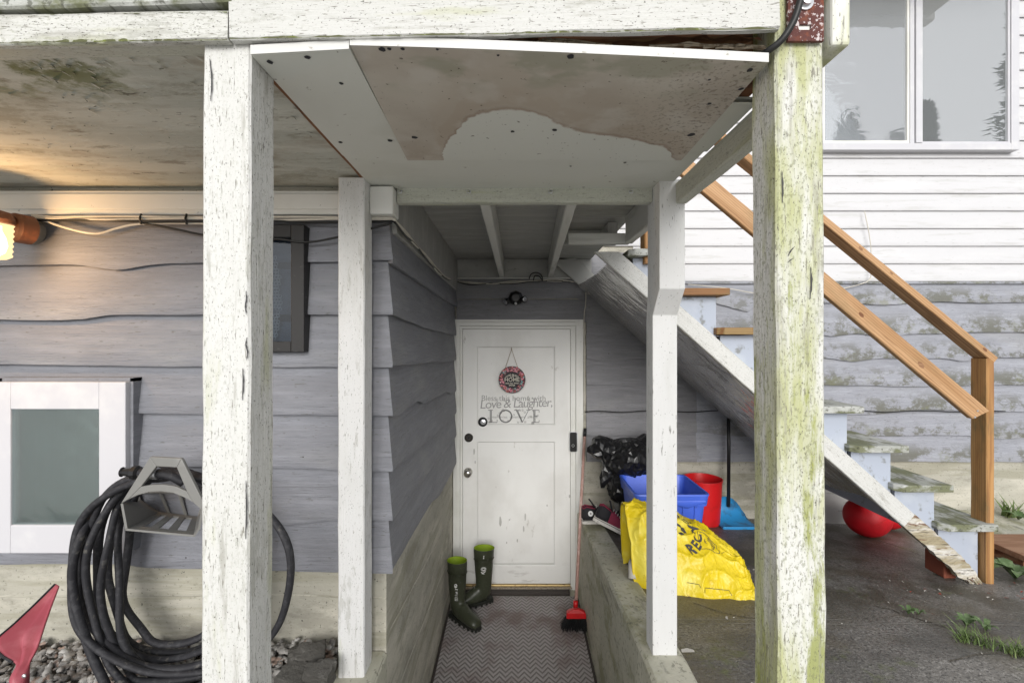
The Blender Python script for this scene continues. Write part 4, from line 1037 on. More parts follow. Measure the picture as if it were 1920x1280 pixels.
for k in range(NS):
    zt = .271+RISE*k; xn = 2.467-RUN*k
    m_ = 'treated' if k in (5, 6) else 'tread_old'
    mb = MB(); x0_ = xn-.285; ch = .03
    ring = lambda z: [(x0_, 2.435, z), (x0_+ch, 2.405, z), (xn, 2.405, z), (xn, 3.70, z), (x0_, 3.70, z)]
    mb.loft([ring(zt-.036), ring(zt)])
    mb.build('tread', m_, stairs, bevel=.004, label=('new orange-brown tread' if m_ == 'treated' else None))
    xr = xn-.045
    zlow = zt-.036-.004
    # side panel below the tread, behind the stringer
    lowz = lambda x_: ZV(905+slope*((x_*F/2.45+960)-1624.5), 2.45)-.03
    MB().prism([(x0_+.035, zlow), (xr, zlow), (xr, max(lowz(xr), zg(xr, 2.48)+.002)), (x0_+.035, max(lowz(x0_+.035), zg(1, 2.48)))], 2.469, 2.489).build('side_panel', 'stair_side', stairs)
    mb = MB(); mb.box((xr-.022, 2.491, zlow-RISE+.038), (xr-.002, 3.66, zlow)); mb.build('riser', 'brown_ply' if k in (5, 6, 7) else 'stair_side', stairs)
# clear plastic stapled under the stairs
mb = MB(); rows = []
n1, n2 = 70, 34
for i in range(n1+1):
    s = i/n1; row = []
    x = lerp(.50, 1.86, s)
    zl = 1.2+(640-(905+slope*((x*F/2.45+960)-1624.5)))*2.45/F
    for j in range(n2+1):
        t = j/n2; y = lerp(2.452, 3.655, t)
        zn = zl-.050; zf = 1.635-slope*(x-.5)
        sag = -.035*math.sin(math.pi*min(1, t*1.0))*(.5+s)-.02*max(0, s-.8)*5*math.sin(math.pi*t)
        wr = .016*abs(nz((x*5+y*3, y*2-x*4, 0), 1, 2))+.010*abs(nz((x*14-y*9, y*7+x*10, 0), 1, 6))
        row.append((x, y, lerp(zn, zf, t)+sag+wr*math.sin(math.pi*min(1, t*1.2+.05))))
    rows.append(row)
mb.grid(rows); pl_ = mb.build('plastic_sheet', 'poly_sheet', smooth=True); tag(pl_, 'clear crinkled plastic sheet stapled under the staircase', 'plastic sheet')
# railing of new timber
rail = thing('stair_railing', 'new reddish timber handrail with two sloping rails and a post', 'railing', P(1850, 1100, 2.45))
tr0 = P(1100, 45, 2.475); tr1 = P(1868, 675, 2.475); 
a = P(1600, 455, 2.43); sl = .82
xa_, xb_ = .66, XU(1868, 2.43)
za_ = a.z-sl*(xa_-a.x); zb_ = a.z-sl*(xb_-a.x)
timber('top_rail', (xa_, 2.475, za_), (xb_, 2.475, zb_), .089, .036, 'cedar', rail, ends=(.0, .0), jit=.0006)
a = P(1600, 577, 2.395); sl2 = .84; xa_, xb_ = .68, XU(1838, 2.395)
timber('lower_rail', (xa_, 2.407, a.z-sl2*(xa_-a.x)), (xb_, 2.407, a.z-sl2*(xb_-a.x)), .036, .086, 'cedar', rail, jit=.0006, ends=(.0, .45))
for k, (u, v, d, r_) in enumerate(((1615, 590, 2.3885, .011), (1727, 684, 2.3885, .014), (1480, 478, 2.3885, .009), (1614, 466, 2.4298, .009), (1847, 655, 2.4298, .009), (1672, 512, 2.4298, .006))):
    c_ = P(u, v, d); kb_ = MB(); kb_.v = [c_+Vector((r_*1.5*math.cos(i*math.pi/7)*.77+r_*.64*math.sin(i*math.pi/7)*.5, 0, -r_*1.5*math.cos(i*math.pi/7)*.64+r_*math.sin(i*math.pi/7)*.77)) for i in range(14)]; kb_.f = [tuple(range(14))]; kb_.build('knot', 'brown_ply', rail)
for u, v in ((1828, 782), (1833, 770)): MB().disc(P(u, v, 2.388), (0, -1, 0), .005, 8, .0015).build('screw_head', 'galv', rail)
px = XU(1858, 2.43)
timber('post', (px, 2.475, zg(px, 2.47)-.02), (px, 2.475, zb_+.062 if False else ZV(672, 2.43)), .040, .089, 'cedar_post', rail, up=(0, 1, 0), jit=.0008)
timber('post', (.70, 2.475, 1.60), (.70, 2.475, 2.78), .040, .089, 'cedar_post', rail, up=(0, 1, 0))
# ------------------------------------------------------------------ gravel bed, rocks
MB().quad((-3.2, .9, .072), (-.617, .9, .072), (-.617, YW-.002, .100), (-3.2, YW-.002, .100))
mb = MB(); mb.quad((-3.2, .9, .064), (-.617, .9, .064), (-.617, YW-.001, .085), (-3.2, YW-.001, .085)); tag(mb.build('gravel_soil', 'soil'), kind='structure')
def ico(sub=1):
    bm = bmesh.new(); bmesh.ops.create_icosphere(bm, subdivisions=sub, radius=1); vs = [v.co.copy() for v in bm.verts]; fs = [tuple(v.index for v in f.verts) for f in bm.faces]; bm.free(); return vs, fs
IV, IF = ico(1)
mb = MB(); rg = random.Random(11)
for k in range(3000):
    x = rg.uniform(-2.3, -.63); y = YW-.02-abs(rg.gauss(0, .24))
    if y < .95: continue
    r = rg.uniform(.006, .0155); sx, sy, sz = r*rg.uniform(.8, 1.5), r*rg.uniform(.7, 1.2), r*rg.uniform(.55, .85)
    z = .070+.018*(y-.9)/.84+r*.45+(.016*rg.random() if k % 3 == 0 else 0)+(.02*rg.random() if y > 1.66 else 0)
    rot = Matrix.Rotation(rg.uniform(0, 6.28), 3, 'Z') @ Matrix.Rotation(rg.gauss(0, .35), 3, 'X') @ Matrix.Rotation(rg.gauss(0, .35), 3, 'Y')
    n = len(mb.v); sd = rg.random()*99
    for v in IV:
        q = v*(1+.42*nz(v, 1.2, sd)); mb.v.append(Vector((x, y, z))+rot @ Vector((q.x*sx, q.y*sy, q.z*sz)))
    mb.f += [tuple(n+i for i in f) for f in IF]
tag(mb.build('gravel', 'stone', angle=48), 'rounded grey pebbles covering the bed along the house wall', 'gravel', kind='stuff')
for (u, v, d, sx, sy, sz, rz, lab) in ((575, 1228, 1.62, .075, .05, .035, .3, 'dark flat rock by the slim post, furthest back'), (600, 1262, 1.53, .06, .045, .034, -.2, 'dark jagged rock nearest the foot of the slim post'), (548, 1268, 1.54, .06, .05, .03, .9, 'small dark rock beside the front left post')):
    p = P(u, v, d); p.z = max(p.z, .10); sd = rg.random()*50
    bv, bf = ico(3); m3 = Matrix.Rotation(rz, 3, 'Z') @ Matrix.Rotation(.25, 3, 'X')
    mb = MB()
    for q in bv:
        e = q*(1+.45*nz(q, 1.5, sd)+.22*nz(q, 4, sd)+.1*nz(q, 9, sd)); e = Vector((max(-.8, min(.8, e.x)), max(-.75, min(.8, e.y)), max(-.7, min(.6, e.z)))); mb.v.append(p+m3 @ Vector((e.x*sx, e.y*sy, e.z*sz*1.3)))
    mb.f = bf; tag(mb.build('rock', 'slate'), lab, 'rock', 'dark rocks on the gravel')
for k, (u, v) in enumerate(((405, 1182), (600, 1098))):
    pass

# ------------------------------------------------------------------ hose and hanger
hd = 1.46
hh = thing('hose_hanger', 'grey plastic hose hanger with a slotted tray screwed to the siding', 'hose hanger', P(302, 930, 1.6))
HX = lambda u: XU(u, hd); HZ = lambda v: ZV(v, hd)
cx = 302
out = [(281, 856), (340, 859), (381, 945), (371, 990), (365, 1006), (235, 994), (226, 944)]
inn = [(293, 874), (331, 876), (350, 921), (306, 908), (264, 912)]
mb = MB()
arch = [(230, 943), (240, 936), (258, 928), (280, 922), (302, 921), (325, 924), (345, 932), (362, 942), (377, 955)]
def plate(poly, y0, y1): mb.prism([(HX(u), HZ(v)) for u, v in poly], y0, y1)
plate([(281, 856), (340, 859), (331, 876), (293, 874)], hd, hd+.012)
plate([(281, 856), (293, 874), (264, 912), (240, 936), (226, 944)], hd, hd+.012)
plate([(340, 859), (383, 945), (377, 955), (362, 942), (350, 921), (331, 876)], hd, hd+.012)
plate([(264, 912), (285, 908.5), (306, 908), (330, 912), (350, 921), (362, 942), (345, 932), (325, 924), (302, 921), (280, 922), (258, 928), (240, 936)], hd, hd+.012)
mb.build('face_plate', 'grey_plastic', hh, bevel=.002)
# tray: shell from the front rim back to the wall
front = [(226, 944), (235, 994), (300, 1000), (365, 1006), (376, 990), (383, 945)]
mb = MB()
fp = [Vector((HX(u), hd, HZ(v))) for u, v in front]
bk = [P(u, v, 1.70) for u, v in ((262, 938), (296, 962), (330, 966), (372, 971), (380, 960), (384, 940))]
th = .006
rows = []
for t in (0, .5, 1): rows.append([f.lerp(b, t) for f, b in zip(fp, bk)])
# side walls
for i in (0, 3, 4):
    a0, a1, b0, b1 = fp[i], fp[i+1], bk[i], bk[i+1]; nn = (a1-a0).cross(b0-a0).normalized()*th
    mb.grid([[a0, a1], [b0, b1]]); mb.grid([[a0+nn, a1+nn], [b0+nn, b1+nn]]); mb.grid([[a0, a1], [a0+nn, a1+nn]])
mb.build('tray_side', 'grey_plastic', hh)
mb = MB()   # floor of the tray: bars with slots between
A0, A1, B0, B1 = fp[1], fp[3], bk[1], bk[3]
def tp(s, t): return A0.lerp(A1, s).lerp(B0.lerp(B1, s), t)
def tbar(s0, s1, t0, t1):
    q = [tp(s0, t0), tp(s1, t0), tp(s1, t1), tp(s0, t1)]; mb.loft([q, [p+Vector((0, 0, th)) for p in q]])
tbar(0, 1, 0, .16); tbar(0, 1, .86, 1)
for s0, s1 in ((0, .16), (.30, .42), (.58, .70), (.86, 1)): tbar(s0, s1, .16, .86)
mb.build('tray_floor', 'grey_plastic', hh)
mb = MB()
for a, b in (((258, 925), (262, 945)),): pass
bp = [P(255, 922, 1.705), P(345, 922, 1.705), P(380, 945, 1.705), P(372, 972, 1.705), P(296, 962, 1.705), P(262, 940, 1.705)]
for i in range(6):
    a, b = bp[i], bp[(i+1) % 6]; mb.tube([a, b], .006, 6)
mb.tube([P(300, 922, 1.705), P(318, 965, 1.705)], .005, 6); mb.tube([P(335, 922, 1.705), P(350, 970, 1.705)], .005, 6)
mb.build('back_frame', 'grey_plastic', hh)
# hose: loops over the saddle of the hanger, resting on the gravel
hp_ = []; rh = random.Random(5)
loops = [(131, 548, 893, 1262, 1.50), (150, 480, 884, 1250, 1.53), (164, 470, 894, 1300, 1.49), (179, 462, 881, 1236, 1.57), (192, 455, 890, 1285, 1.52), (206, 450, 880, 1225, 1.60), (219, 440, 888, 1270, 1.55), (233, 430, 882, 1205, 1.62), (140, 490, 886, 1330, 1.47)]
for li, (ul, ur, vt, vb, dd) in enumerate(loops):
    uc = 310
    for k in range(36):
        a = -90-k*10
        ca, sa = math.cos(R(a)), math.sin(R(a))
        u = uc+((ur-uc) if ca > 0 else (uc-ul))*math.copysign(abs(ca)**.86, ca)
        vm = 1085; v = vm+((vb-vm) if sa > 0 else (vm-vt))*sa
        f = k/36
        nx = loops[(li+1) % len(loops)]
        d = lerp(dd, nx[4], max(0, f-.8)*5)
        d += .02*math.sin(a*.035+li)
        if sa < -.3: d = lerp(d, 1.56+.012*li-.04, min(1, (-sa-.3)/.5))
        p = P(u+5*math.sin(k*.9+li*2), v+3*math.sin(k*.7+li), d)
        zmin = .112+.004*(li % 3)+.016
        if p.z < zmin:
            over = zmin-p.z; p.z = zmin+.012*(li % 2); p.y -= min(.30, over*1.1)
        hp_.append(p)
sp = smoothpath(hp_, 3)
hose = thing('garden_hose', 'coiled black garden hose hanging from the grey hanger down to the gravel', 'hose', P(310, 1240, 1.5))
rings = MB(); rings.tube(sp, lambda t: .0132+.001*math.sin(t*90), 10, flat=.8); rings.build('hose_coil', 'black_rubber', hose, smooth=True)
mb = MB(); e = [P(345, 905, 1.52), P(320, 892, 1.51), P(290, 886, 1.50), P(262, 886, 1.50), P(243, 885, 1.50)]
mb.tube(smoothpath(e, 5), .0135, 10); mb.build('hose_end', 'black_rubber', hose, smooth=True)
mb = MB().lathe(P(296, 887, 1.50), [(.017, 0), (.019, .004), (.017, .008), (.019, .012), (.017, .016), (.018, .020)], (-1, 0, 0), 16); mb.build('coupling', 'galv', hose, angle=30)
mb = MB().lathe(P(262, 886, 1.50), [(.014, 0), (.022, .006), (.022, .02), (.016, .026), (.012, .05), (.016, .055), (.010, .06)], (-1, 0, .05), 10); mb.build('nozzle', 'black_plastic', hose)

# ------------------------------------------------------------------ red shovel blade
sh = thing('snow_shovel', 'faded red plastic shovel blade lying tilted on the gravel at the left edge', 'shovel', P(40, 1250, 1.5))
Lp = [(105, 1094, 1.665), (68, 1131, 1.60), (30, 1167, 1.53), (-8, 1203, 1.46), (4, 1226, 1.43), (29, 1243, 1.42), (30, 1262, 1.41), (30, 1300, 1.40)]
Rp = [(111, 1098, 1.66), (98, 1131, 1.60), (88, 1160, 1.55), (79, 1188, 1.50), (69, 1217, 1.46), (57, 1240, 1.43), (55, 1262, 1.41), (54, 1300, 1.40)]
Lc = smoothpath([P(*q) for q in Lp], 5); Rc = smoothpath([P(*q) for q in Rp], 5); rows = []
for i, (l_, r_) in enumerate(zip(Lc, Rc)):
    t = i/(len(Lc)-1); wdt = (r_-l_).length; row = []
    for j in range(13):
        s_q = j/12; q = l_.lerp(r_, s_q)
        rib = math.exp(-((s_q-.60)/.13)**2)*.022*min(1, t*2.2); dish = math.sin(math.pi*s_q)*.03*math.sin(math.pi*min(1, t*1.25))
        if t > .74: dish = -.030*math.sqrt(max(0, 1-(2*s_q-1)**2))*min(1, (t-.74)*9); rib = rib*max(0, 1-(t-.74)*8)
        row.append(q+Vector((0, dish-rib, 0)))
    rows.append(row)
mb = MB(); mb.grid(rows)
o = mb.build('blade', 'red_shovel', sh, smooth=True); s = o.modifiers.new('solid', 'SOLIDIFY'); s.thickness = .005; s.offset = 0
mb = MB(); mb.tube([q+Vector((0, -.004, .001)) for q in Lc[:25]], .0035, 6); mb.build('wear_edge', 'black_rubber', sh)
MB().lathe(P(46, 1266, 1.383), [(.006, 0), (.006, .003), (.002, .005)], (0, -1, 0), 8).build('screw', 'galv', sh)

# ------------------------------------------------------------------ wall lamp
lp = thing('wall_lamp', 'lit glass jar lamp on a rust-brown round box at the left edge', 'lamp', P(30, 430, 1.70))
MB().lathe((XU(52, 1.70), 1.722, ZV(432, 1.70)), [(.046, 0), (.046, .05), (.04, .056)], (0, -1, .0), 28).build('back_box', 'grey_plastic', lp, angle=30)
MB().lathe((XU(38, 1.64), 1.672, ZV(428, 1.64)), [(.050, 0), (.050, .045), (.044, .055), (.02, .058)], (-.25, -1, 0), 28).build('cover', 'terracotta', lp, angle=30)
mb = MB(); prof = []
for k in range(26):
    t = k/25; r_ = .040+.0022*math.cos(t*math.pi*2*7)
    if t > .86: r_ *= math.sqrt(max(.02, 1-((t-.86)/.14)**2))
    prof.append((r_, -.118*t))
J = Vector((XU(-6, 1.56), 1.56, ZV(420, 1.56)))
mb.lathe(J, prof, (.06, 0, 1), 28); mb.build('glass_jar', 'lamp_glass', lp, smooth=True)
MB().lathe(J+Vector((0, 0, -.105)), [(.006, 0), (.020, .012), (.026, .035), (.022, .06), (.012, .085), (.012, .10)], (0, 0, 1), 16).build('bulb', 'bulb_glow', lp, smooth=True)
pl = bpy.data.lights.new('lamp_light', 'POINT'); pl.energy = 3.4; pl.color = (1, .58, .25); pl.shadow_soft_size = .03
plo = bpy.data.objects.new('lamp_light', pl); COL.objects.link(plo); plo.parent = lp; plo.location = J+Vector((.03, -.05, -.095))-Vector(lp.location)
MB().lathe(J+Vector((0, 0, .002)), [(.042, 0), (.044, .012), (.036, .030), (.02, .036)], (0, 0, 1), 24).build('cap', 'terracotta', lp, angle=30)
MB().tube([J+Vector((0, 0, .03)), J+Vector((-.0, .03, .03)), (XU(34, 1.64), 1.625, ZV(428, 1.64))], .018, 10).build('arm', 'terracotta', lp, smooth=True)

# ------------------------------------------------------------------ cables
def cable(name, pts, r, m, label, group=None, n=6): return tag(MB().tube(smoothpath(pts, n), r, 7).build(name, m, smooth=True), label, 'cable', group)
yy = YW-.05
def run(voff, dz, m, r, wig, label, u0=60):
    pts = [P(u0, 404+voff, yy)]
    for u in range(100, 735, 45): pts.append(P(u, 406+voff+wig*math.sin(u*.02+voff)+.003*(u-100), yy-.006-.003*math.sin(u*.05+voff)))
    pts.append(P(738, 411+voff*.5, YW-.062))
    return pts
def along(off, amp, s):
    pts = []
    for (u, v) in ((742, 415), (760, 436), (780, 458), (800, 481), (820, 505), (838, 520)):
        d = (-(XW+.05))*F/(960-u); q = P(u, v+amp*math.sin(u*.13+s)+off, min(d, 3.68)); q.x = max(q.x, XW+.04); pts.append(q)
    for (u, v) in ((853, 526), (880, 530), (920, 531), (960, 529), (1000, 526), (1040, 525), (1070, 527)):
        pts.append(P(u, v+amp*.6*math.sin(u*.09+s)+off*.5, 3.685))
    return pts
cable('cable', run(0, 0, 'w', .004, .8, '')+along(-1, 2, 0)+[P(1085, 531, 3.68), P(1097, 543, 3.68), P(1098, 570, 3.68), P(1095, 600, 3.68), P(1096, 700, 3.69), P(1096, 770, 3.69)], .0042, 'cable_white', 'white cable stapled along the trim and on above the door to its right jamb')
cable('cable', run(4, 0, 'w', .004, 1.2, '')+along(2, 2.5, 2), .004, 'cable_white', 'lower white cable of the bundle under the frieze trim')
cable('cable', run(8, 0, 'b', .004, 1.6, '')+along(4, 3, 4), .0042, 'cable_black', 'black cable of the bundle running round the corner to the door')
cable('cable', [P(60, 408, yy), P(85, 414, yy), P(110, 423, yy), P(150, 434, yy-.004), P(185, 438, yy-.006), P(220, 428, yy-.004), P(260, 420, yy), P(330, 418, yy), P(420, 420, yy)], .0045, 'cable_white', 'loose cream cable sagging in a loop beside the lamp')
cable('cable', [P(265, 418, yy), P(300, 424, yy-.004), P(340, 432, yy-.004), P(380, 440, yy), P(440, 446, yy-.01), P(520, 448, yy-.02), P(575, 454, yy-.015), P(640, 443, yy-.02), P(735, 418, yy-.02)], .004, 'cable_black', 'loose black cable drooping across the siding past the dark window')
cable('cable', [P(992, 523, 3.67), P(996, 514, 3.66), P(1006, 511, 3.66), P(1015, 516, 3.66), P(1017, 526, 3.66), P(1012, 519, 3.655), P(1003, 517, 3.66), P(1000, 526, 3.67)], .004, 'cable_black', 'small black cable loop above the door by the sensor light')
cable('cable', [P(1097, 772, 3.69)]+[P(u, 771+1.5*math.sin(u*.05), 3.70) for u in range(1120, 1930, 45)], .004, 'cable_black', 'thin dark cable running along the back wall behind the stairs')
cable('cable', [P(1621, 396, 3.70), P(1624, 410, 3.69), P(1629, 435, 3.69), P(1633, 465, 3.69), P(1634, 500, 3.69), P(1631, 523, 3.69), P(1615, 532, 3.69), P(1580, 541, 3.695), P(1520, 551, 3.70), P(1430, 551, 3.69), P(1360, 540, 3.69), P(1290, 533, 3.69)], .0035, 'cable_white', 'thin white wire hanging loose from the vinyl siding')
mb = MB()
for u in (265, 350): 
    c = P(u, 411, yy-.006); mb.tube([c+Vector((0, 0, .018)), c+Vector((.001, -.008, 0)), c+Vector((0, 0, -.018))], .004, 6)
tag(mb.build('cable_tie', 'cable_black'), 'black ties round the cable bundle under the trim', 'cable tie')

# ------------------------------------------------------------------ sensor light, doorbell, door sign
sl_ = thing('sensor_light', 'small black twin-head sensor light on the wall above the door', 'light', P(967, 560, 3.72))
c = P(967, 559, 3.72)
MB().lathe(c, [(.058, 0), (.058, .02), (.05, .035), (.03, .045)], (0, -1, 0), 8).build('body', 'black_plastic', sl_, bevel=.003)
for u, v, ax in ((950, 565, (-.7, -.6, -.4)), (982, 561, (.6, -.8, -.1))):
    q = P(u, v, 3.67); hd_ = MB().lathe(q, [(.012, -.02), (.024, -.008), (.026, .012), (.022, .016)], ax, 16).build('lamp_head', 'black_plastic', sl_, angle=30)
    MB().lathe(q+Vector(ax).normalized()*.0155, [(.021, 0), (.017, .003), (.005, .004)], ax, 14).build('lens', 'galv', hd_)
MB().lathe(P(967, 569, 3.67), [(.011, 0), (.010, .006), (.004, .010)], (0, -1, -.3), 12).build('sensor_eye', 'white_print', sl_, smooth=True)
db = thing('doorbell', 'slim black doorbell with a ring button on the right door jamb', 'doorbell', P(1075, 828, 3.68))
a = P(1068.5, 846, 3.665); b = P(1081.5, 810, 3.665)
def rrect(x0, x1, z0, z1, r, n=5):
    out = []
    for cx_, cz_, a0 in ((x1-r, z1-r, 0), (x0+r, z1-r, 90), (x0+r, z0+r, 180), (x1-r, z0+r, 270)):
        out += [(cx_+r*math.cos(R(a0+i*90/n)), cz_+r*math.sin(R(a0+i*90/n))) for i in range(n+1)]
    return out
MB().prism(rrect(a.x-.001, b.x+.008, a.z-.002, b.z+.002, .012), 3.664, 3.688).build('side_shell', 'galv', db)
MB().prism(rrect(a.x, b.x, a.z, b.z, .010), 3.656, 3.6635).build('body', 'black_plastic', db, bevel=.002)
c = P(1074.5, 835, 3.655)
mb = MB(); mb.tube([c+Vector((.0095*math.cos(i*math.pi/10), 0, .0095*math.sin(i*math.pi/10))) for i in range(21)], .0016, 6); mb.build('button_ring', 'galv', db)
sg = thing('door_sign', 'round floral sign reading God bless our home hung on the door by a cord', 'sign', P(960, 711, 3.69))
c = Vector((DX(960), dY-.022, DZ(711))); Rr = 25/s_
MB().lathe(c, [(Rr, 0), (Rr, .008), (Rr-.002, .010)], (0, -1, 0), 40).build('board', 'wreath_back', sg, angle=30)
MB().disc(c+Vector((0, -.0112, -.002)), (0, -1, 0), Rr*.60, 30, .0006).build('centre', 'charcoal', sg)
rg = random.Random(21); sets = {'flower_red': MB(), 'flower_pink': MB(), 'flower_teal': MB(), 'leaf_grey': MB(), 'cream': MB()}
for k in range(210):
    a = rg.uniform(0, 2*math.pi); r = Rr*rg.uniform(.64, .96); big = 1
    nm = rg.choices(['flower_red', 'flower_pink', 'flower_teal', 'leaf_grey'], [3.2, 3, .8, 4])[0]
    if nm == 'leaf_grey': big = .55
    q = c+Vector((r*math.cos(a), -.0118-.00002*k, r*math.sin(a))); fl = sets[nm]; rad = Rr*rg.uniform(.05, .11)*big; n = 10; kk = len(fl.v)
    fl.v += [q+Vector((rad*(1 if i % 2 == 0 else .6)*math.cos(i*2*math.pi/n), 0, rad*(1 if i % 2 == 0 else .6)*math.sin(i*2*math.pi/n))) for i in range(n)]; fl.f.append(tuple(range(kk, kk+n)))
    if nm != 'leaf_grey': sets['cream'].disc(q+Vector((0, -.0003, 0)), (0, -1, 0), rad*.28, 6)
for nm, fl in sets.items(): fl.build('flowers', nm, sg)
mb = MB(); yt = c.y-.0125
for body, size, dz in (('GOD BLESS', .021, .036), ('OUR', .013, .022), ('HOME', .042, -.001), ('AND ALL WHO', .015, -.028), ('ENTER', .016, -.044)):
    add_text(mb, body, size, lambda x, y: (c.x+x, yt, c.z+dz+y+(-.9*x*x*8 if dz > .03 else 0)), bold=.0003)
mb.build('lettering', 'cream', sg)
mb = MB(); top = Vector((DX(959), dY-.004, DZ(655)))
mb.tube([c+Vector((-Rr*.5, -.004, Rr*.86)), top], .0018, 5); mb.tube([c+Vector((Rr*.42, -.004, Rr*.9)), top+Vector((.002, 0, 0))], .0018, 5); mb.tube([top+Vector((.001, 0, -.004)), top+Vector((0, 0, .01)), top+Vector((0, .012, .012))], .003, 5)
mb.build('cord', 'cord', sg)

# ------------------------------------------------------------------ boots
def boot(label, loc, rz, flip, marks):
    t = thing('rubber_boot', label, 'boot', loc, 'green rubber boots by the door')
    Rz = Matrix.Rotation(rz, 3, 'Z'); T = lambda p: Vector(loc)+Rz @ Vector(p)
    secs = [(-.002, .405, 4, .078, .063), (0, .39, 3, .077, .062), (0, .33, 0, .073, .060), (0, .329, 0, .0715, .0585), (0, .25, 0, .067, .056), (0, .18, 0, .060, .051), (.002, .13, 6, .058, .047), (.010, .098, 24, .068, .045), (.030, .080, 45, .073, .044), (.066, .064, 68, .060, .046), (.11, .054, 82, .048, .049), (.15, .047, 90, .040, .050), (.185, .042, 94, .034, .045), (.208, .037, 98, .024, .033), (.217, .033, 100, .008, .012)]
    rings = []
    for cx_, cz_, an, ra, rb in secs:
        ca, sa = math.cos(R(an)), math.sin(R(an))
        rings.append([T((cx_+ra*math.cos(q)*ca, rb*math.sin(q), max(.020, cz_-ra*math.cos(q)*sa*-1 if False else cz_+ra*math.cos(q)*sa))) for q in [i*2*math.pi/28 for i in range(28)]])
    mb = MB(); mb.loft(rings, cap0=False)
    o = mb.build('upper', 'boot', t, smooth=True)
    inner = [[T((cx_+(ra-.004)*math.cos(q), (rb-.004)*math.sin(q), cz_+.001*0+(ra*math.cos(q)*math.sin(R(an)) if k_ == 0 else 0))) for q in [i*2*math.pi/28 for i in range(28)]] for k_, (cx_, cz_, an, ra, rb) in enumerate(secs[:6])]
    mb = MB(); mb.loft(inner, cap0=False, cap1=True); mb.build('lining', 'boot_lining', t, smooth=True)
    mb = MB(); mb.grid([rings[0], inner[0]], closed_u=True); mb.build('top_rim', 'boot_lining', t, smooth=True)
    mb = MB(); mb.tube([T((.0745*math.cos(i*math.pi/16), .0615*math.sin(i*math.pi/16), .329)) for i in range(33)], .0022, 6); mb.build('band', 'boot', t, smooth=True)
    # sole with cleats
    ol = []
    for i in range(40):
        a = i*2*math.pi/40; x = .075+.143*math.cos(a); y = .047*math.sin(a)*(1.0+.12*math.cos(a)) if True else 0
        y = math.copysign(abs(math.sin(a))**.7, math.sin(a))*(.046+.006*math.cos(a))
        ol.append((x, y))
    mb = MB(); mb.loft([[T((x, y, .012)) for x, y in ol], [T((x*1.01, y*1.06, .020)) for x, y in ol], [T((x, y*1.02, .034)) for x, y in ol]])
    for i in range(0, 40, 2):
        x, y = ol[i]; q = T((x*.985, y*.95, .006)); mb.box(q-Vector((.008, .006, .006)), q+Vector((.008, .006, .010)))
    mb.build('sole', 'boot_sole', t, angle=40)
    # pale print on the shaft
    mb = MB()
    def on(a, z, out=.0012):
        r1 = interp([(.13, .058), (.18, .060), (.25, .067), (.33, .0715), (.40, .077)], z)+out; r2 = interp([(.13, .047), (.18, .051), (.25, .056), (.33, .0585), (.40, .062)], z)+out
        return T((r1*math.cos(a), r2*math.sin(a), z))
    marks(mb, on); mb.build('print', 'white_print', t)
    return t
def strokes(mb, on, lines, a0, z0, sx, sz, r):
    for ln in lines: mb.tube([on(a0+x*sx, z0+y*sz) for x, y in ln], r, 4, flat=.4)
def marks1(mb, on):     # wordmark read upwards with an oval above
    a0 = R(-62)
    L_ = [[(0, 0), (1, 0), (1, .12), (0, .12), (0, 0)], [(0, .06), (1, .06)], [(.2, .2), (1, .2)], [(0, .2), (.1, .2)], [(.3, .28), (1, .28), (.3, .36), (1, .36)], [(0, .44), (1, .48)], [(.1, .5), (.9, .44)]]
    strokes(mb, on, L_, a0, .155, .34, .085/.5, .0034)
    mb.tube([on(a0+.11+.14*math.cos(i*math.pi/8), .258+.012*math.sin(i*math.pi/8)) for i in range(17)], .002, 4); mb.tube([on(a0+.02, .256), on(a0+.2, .262)], .002, 4); mb.tube([on(a0+.05, .25), on(a0+.22, .255)], .002, 4)
def marks2(mb, on):     # oval emblem, a small number above
    a0 = R(72)
    for q in (1, .6): mb.tube([on(a0+.26*q*math.cos(i*math.pi/8), .275+.013*q*math.sin(i*math.pi/8)) for i in range(17)], .0018, 4)
    mb.tube([on(a0-.28, .253), on(a0-.05, .247), on(a0+.24, .258)], .0025, 4); mb.tube([on(a0-.2, .243), on(a0+.1, .240)], .0022, 4)
    mb.tube([on(a0+.06, .375), on(a0+.02, .352)], .0016, 4); mb.tube([on(a0-.05, .352), on(a0+.09, .352)], .0014, 4); mb.tube([on(a0-.0, .366), on(a0+.06, .375)], .0014, 4)
boot('green rubber boot against the left wall with its toe pointing outwards', (XU(858, 3.27)-.005, 3.29, FLOOR+.011), R(-42), 1, marks1)
boot('green rubber boot standing nearer the door, heel towards the mat', (XU(907, 3.47), 3.49, FLOOR+.011), R(202), 1, marks2)

# ------------------------------------------------------------------ broom
br = thing('broom', 'old broom with red head and black bristles leaning at the right side of the door', 'broom', P(1075, 1180, 3.14))
hb = P(1079, 1148, 3.16); ht = P(1096, 818, 3.64); hend = P(1097, 803, 3.66)
MB().tube([hb, hb.lerp(ht, .5), ht], .0115, 12).build('handle', 'broom_handle', br, smooth=True)
MB().tube([ht, hend], .0125, 12).build('grip', 'black_plastic', br, smooth=True)
bx = Vector((hb.x+.004, hb.y, 0)); zt_ = ZV(1143, 3.15); zb_ = ZV(1158, 3.15)
mb = MB(); mb.loft([[Vector((bx.x+sx*w_, bx.y+sy*d2, z)) for sx, sy in ((-1, -1), (1, -1), (1, 1), (-1, 1))] for z, w_, d2 in ((zt_+.006, .016, .012), (zt_-.006, .045, .016), (zt_-.018, .062, .02), (zb_, .066, .022))]); mb.build('head', 'red_plastic', br, bevel=.004)
MB().tube([Vector((hb.x, hb.y, zt_+.015)), Vector((hb.x+.002, hb.y+.004, zt_+.055))], .016, 12).build('socket', 'red_plastic', br, smooth=True)
mb = MB(); rg = random.Random(4)
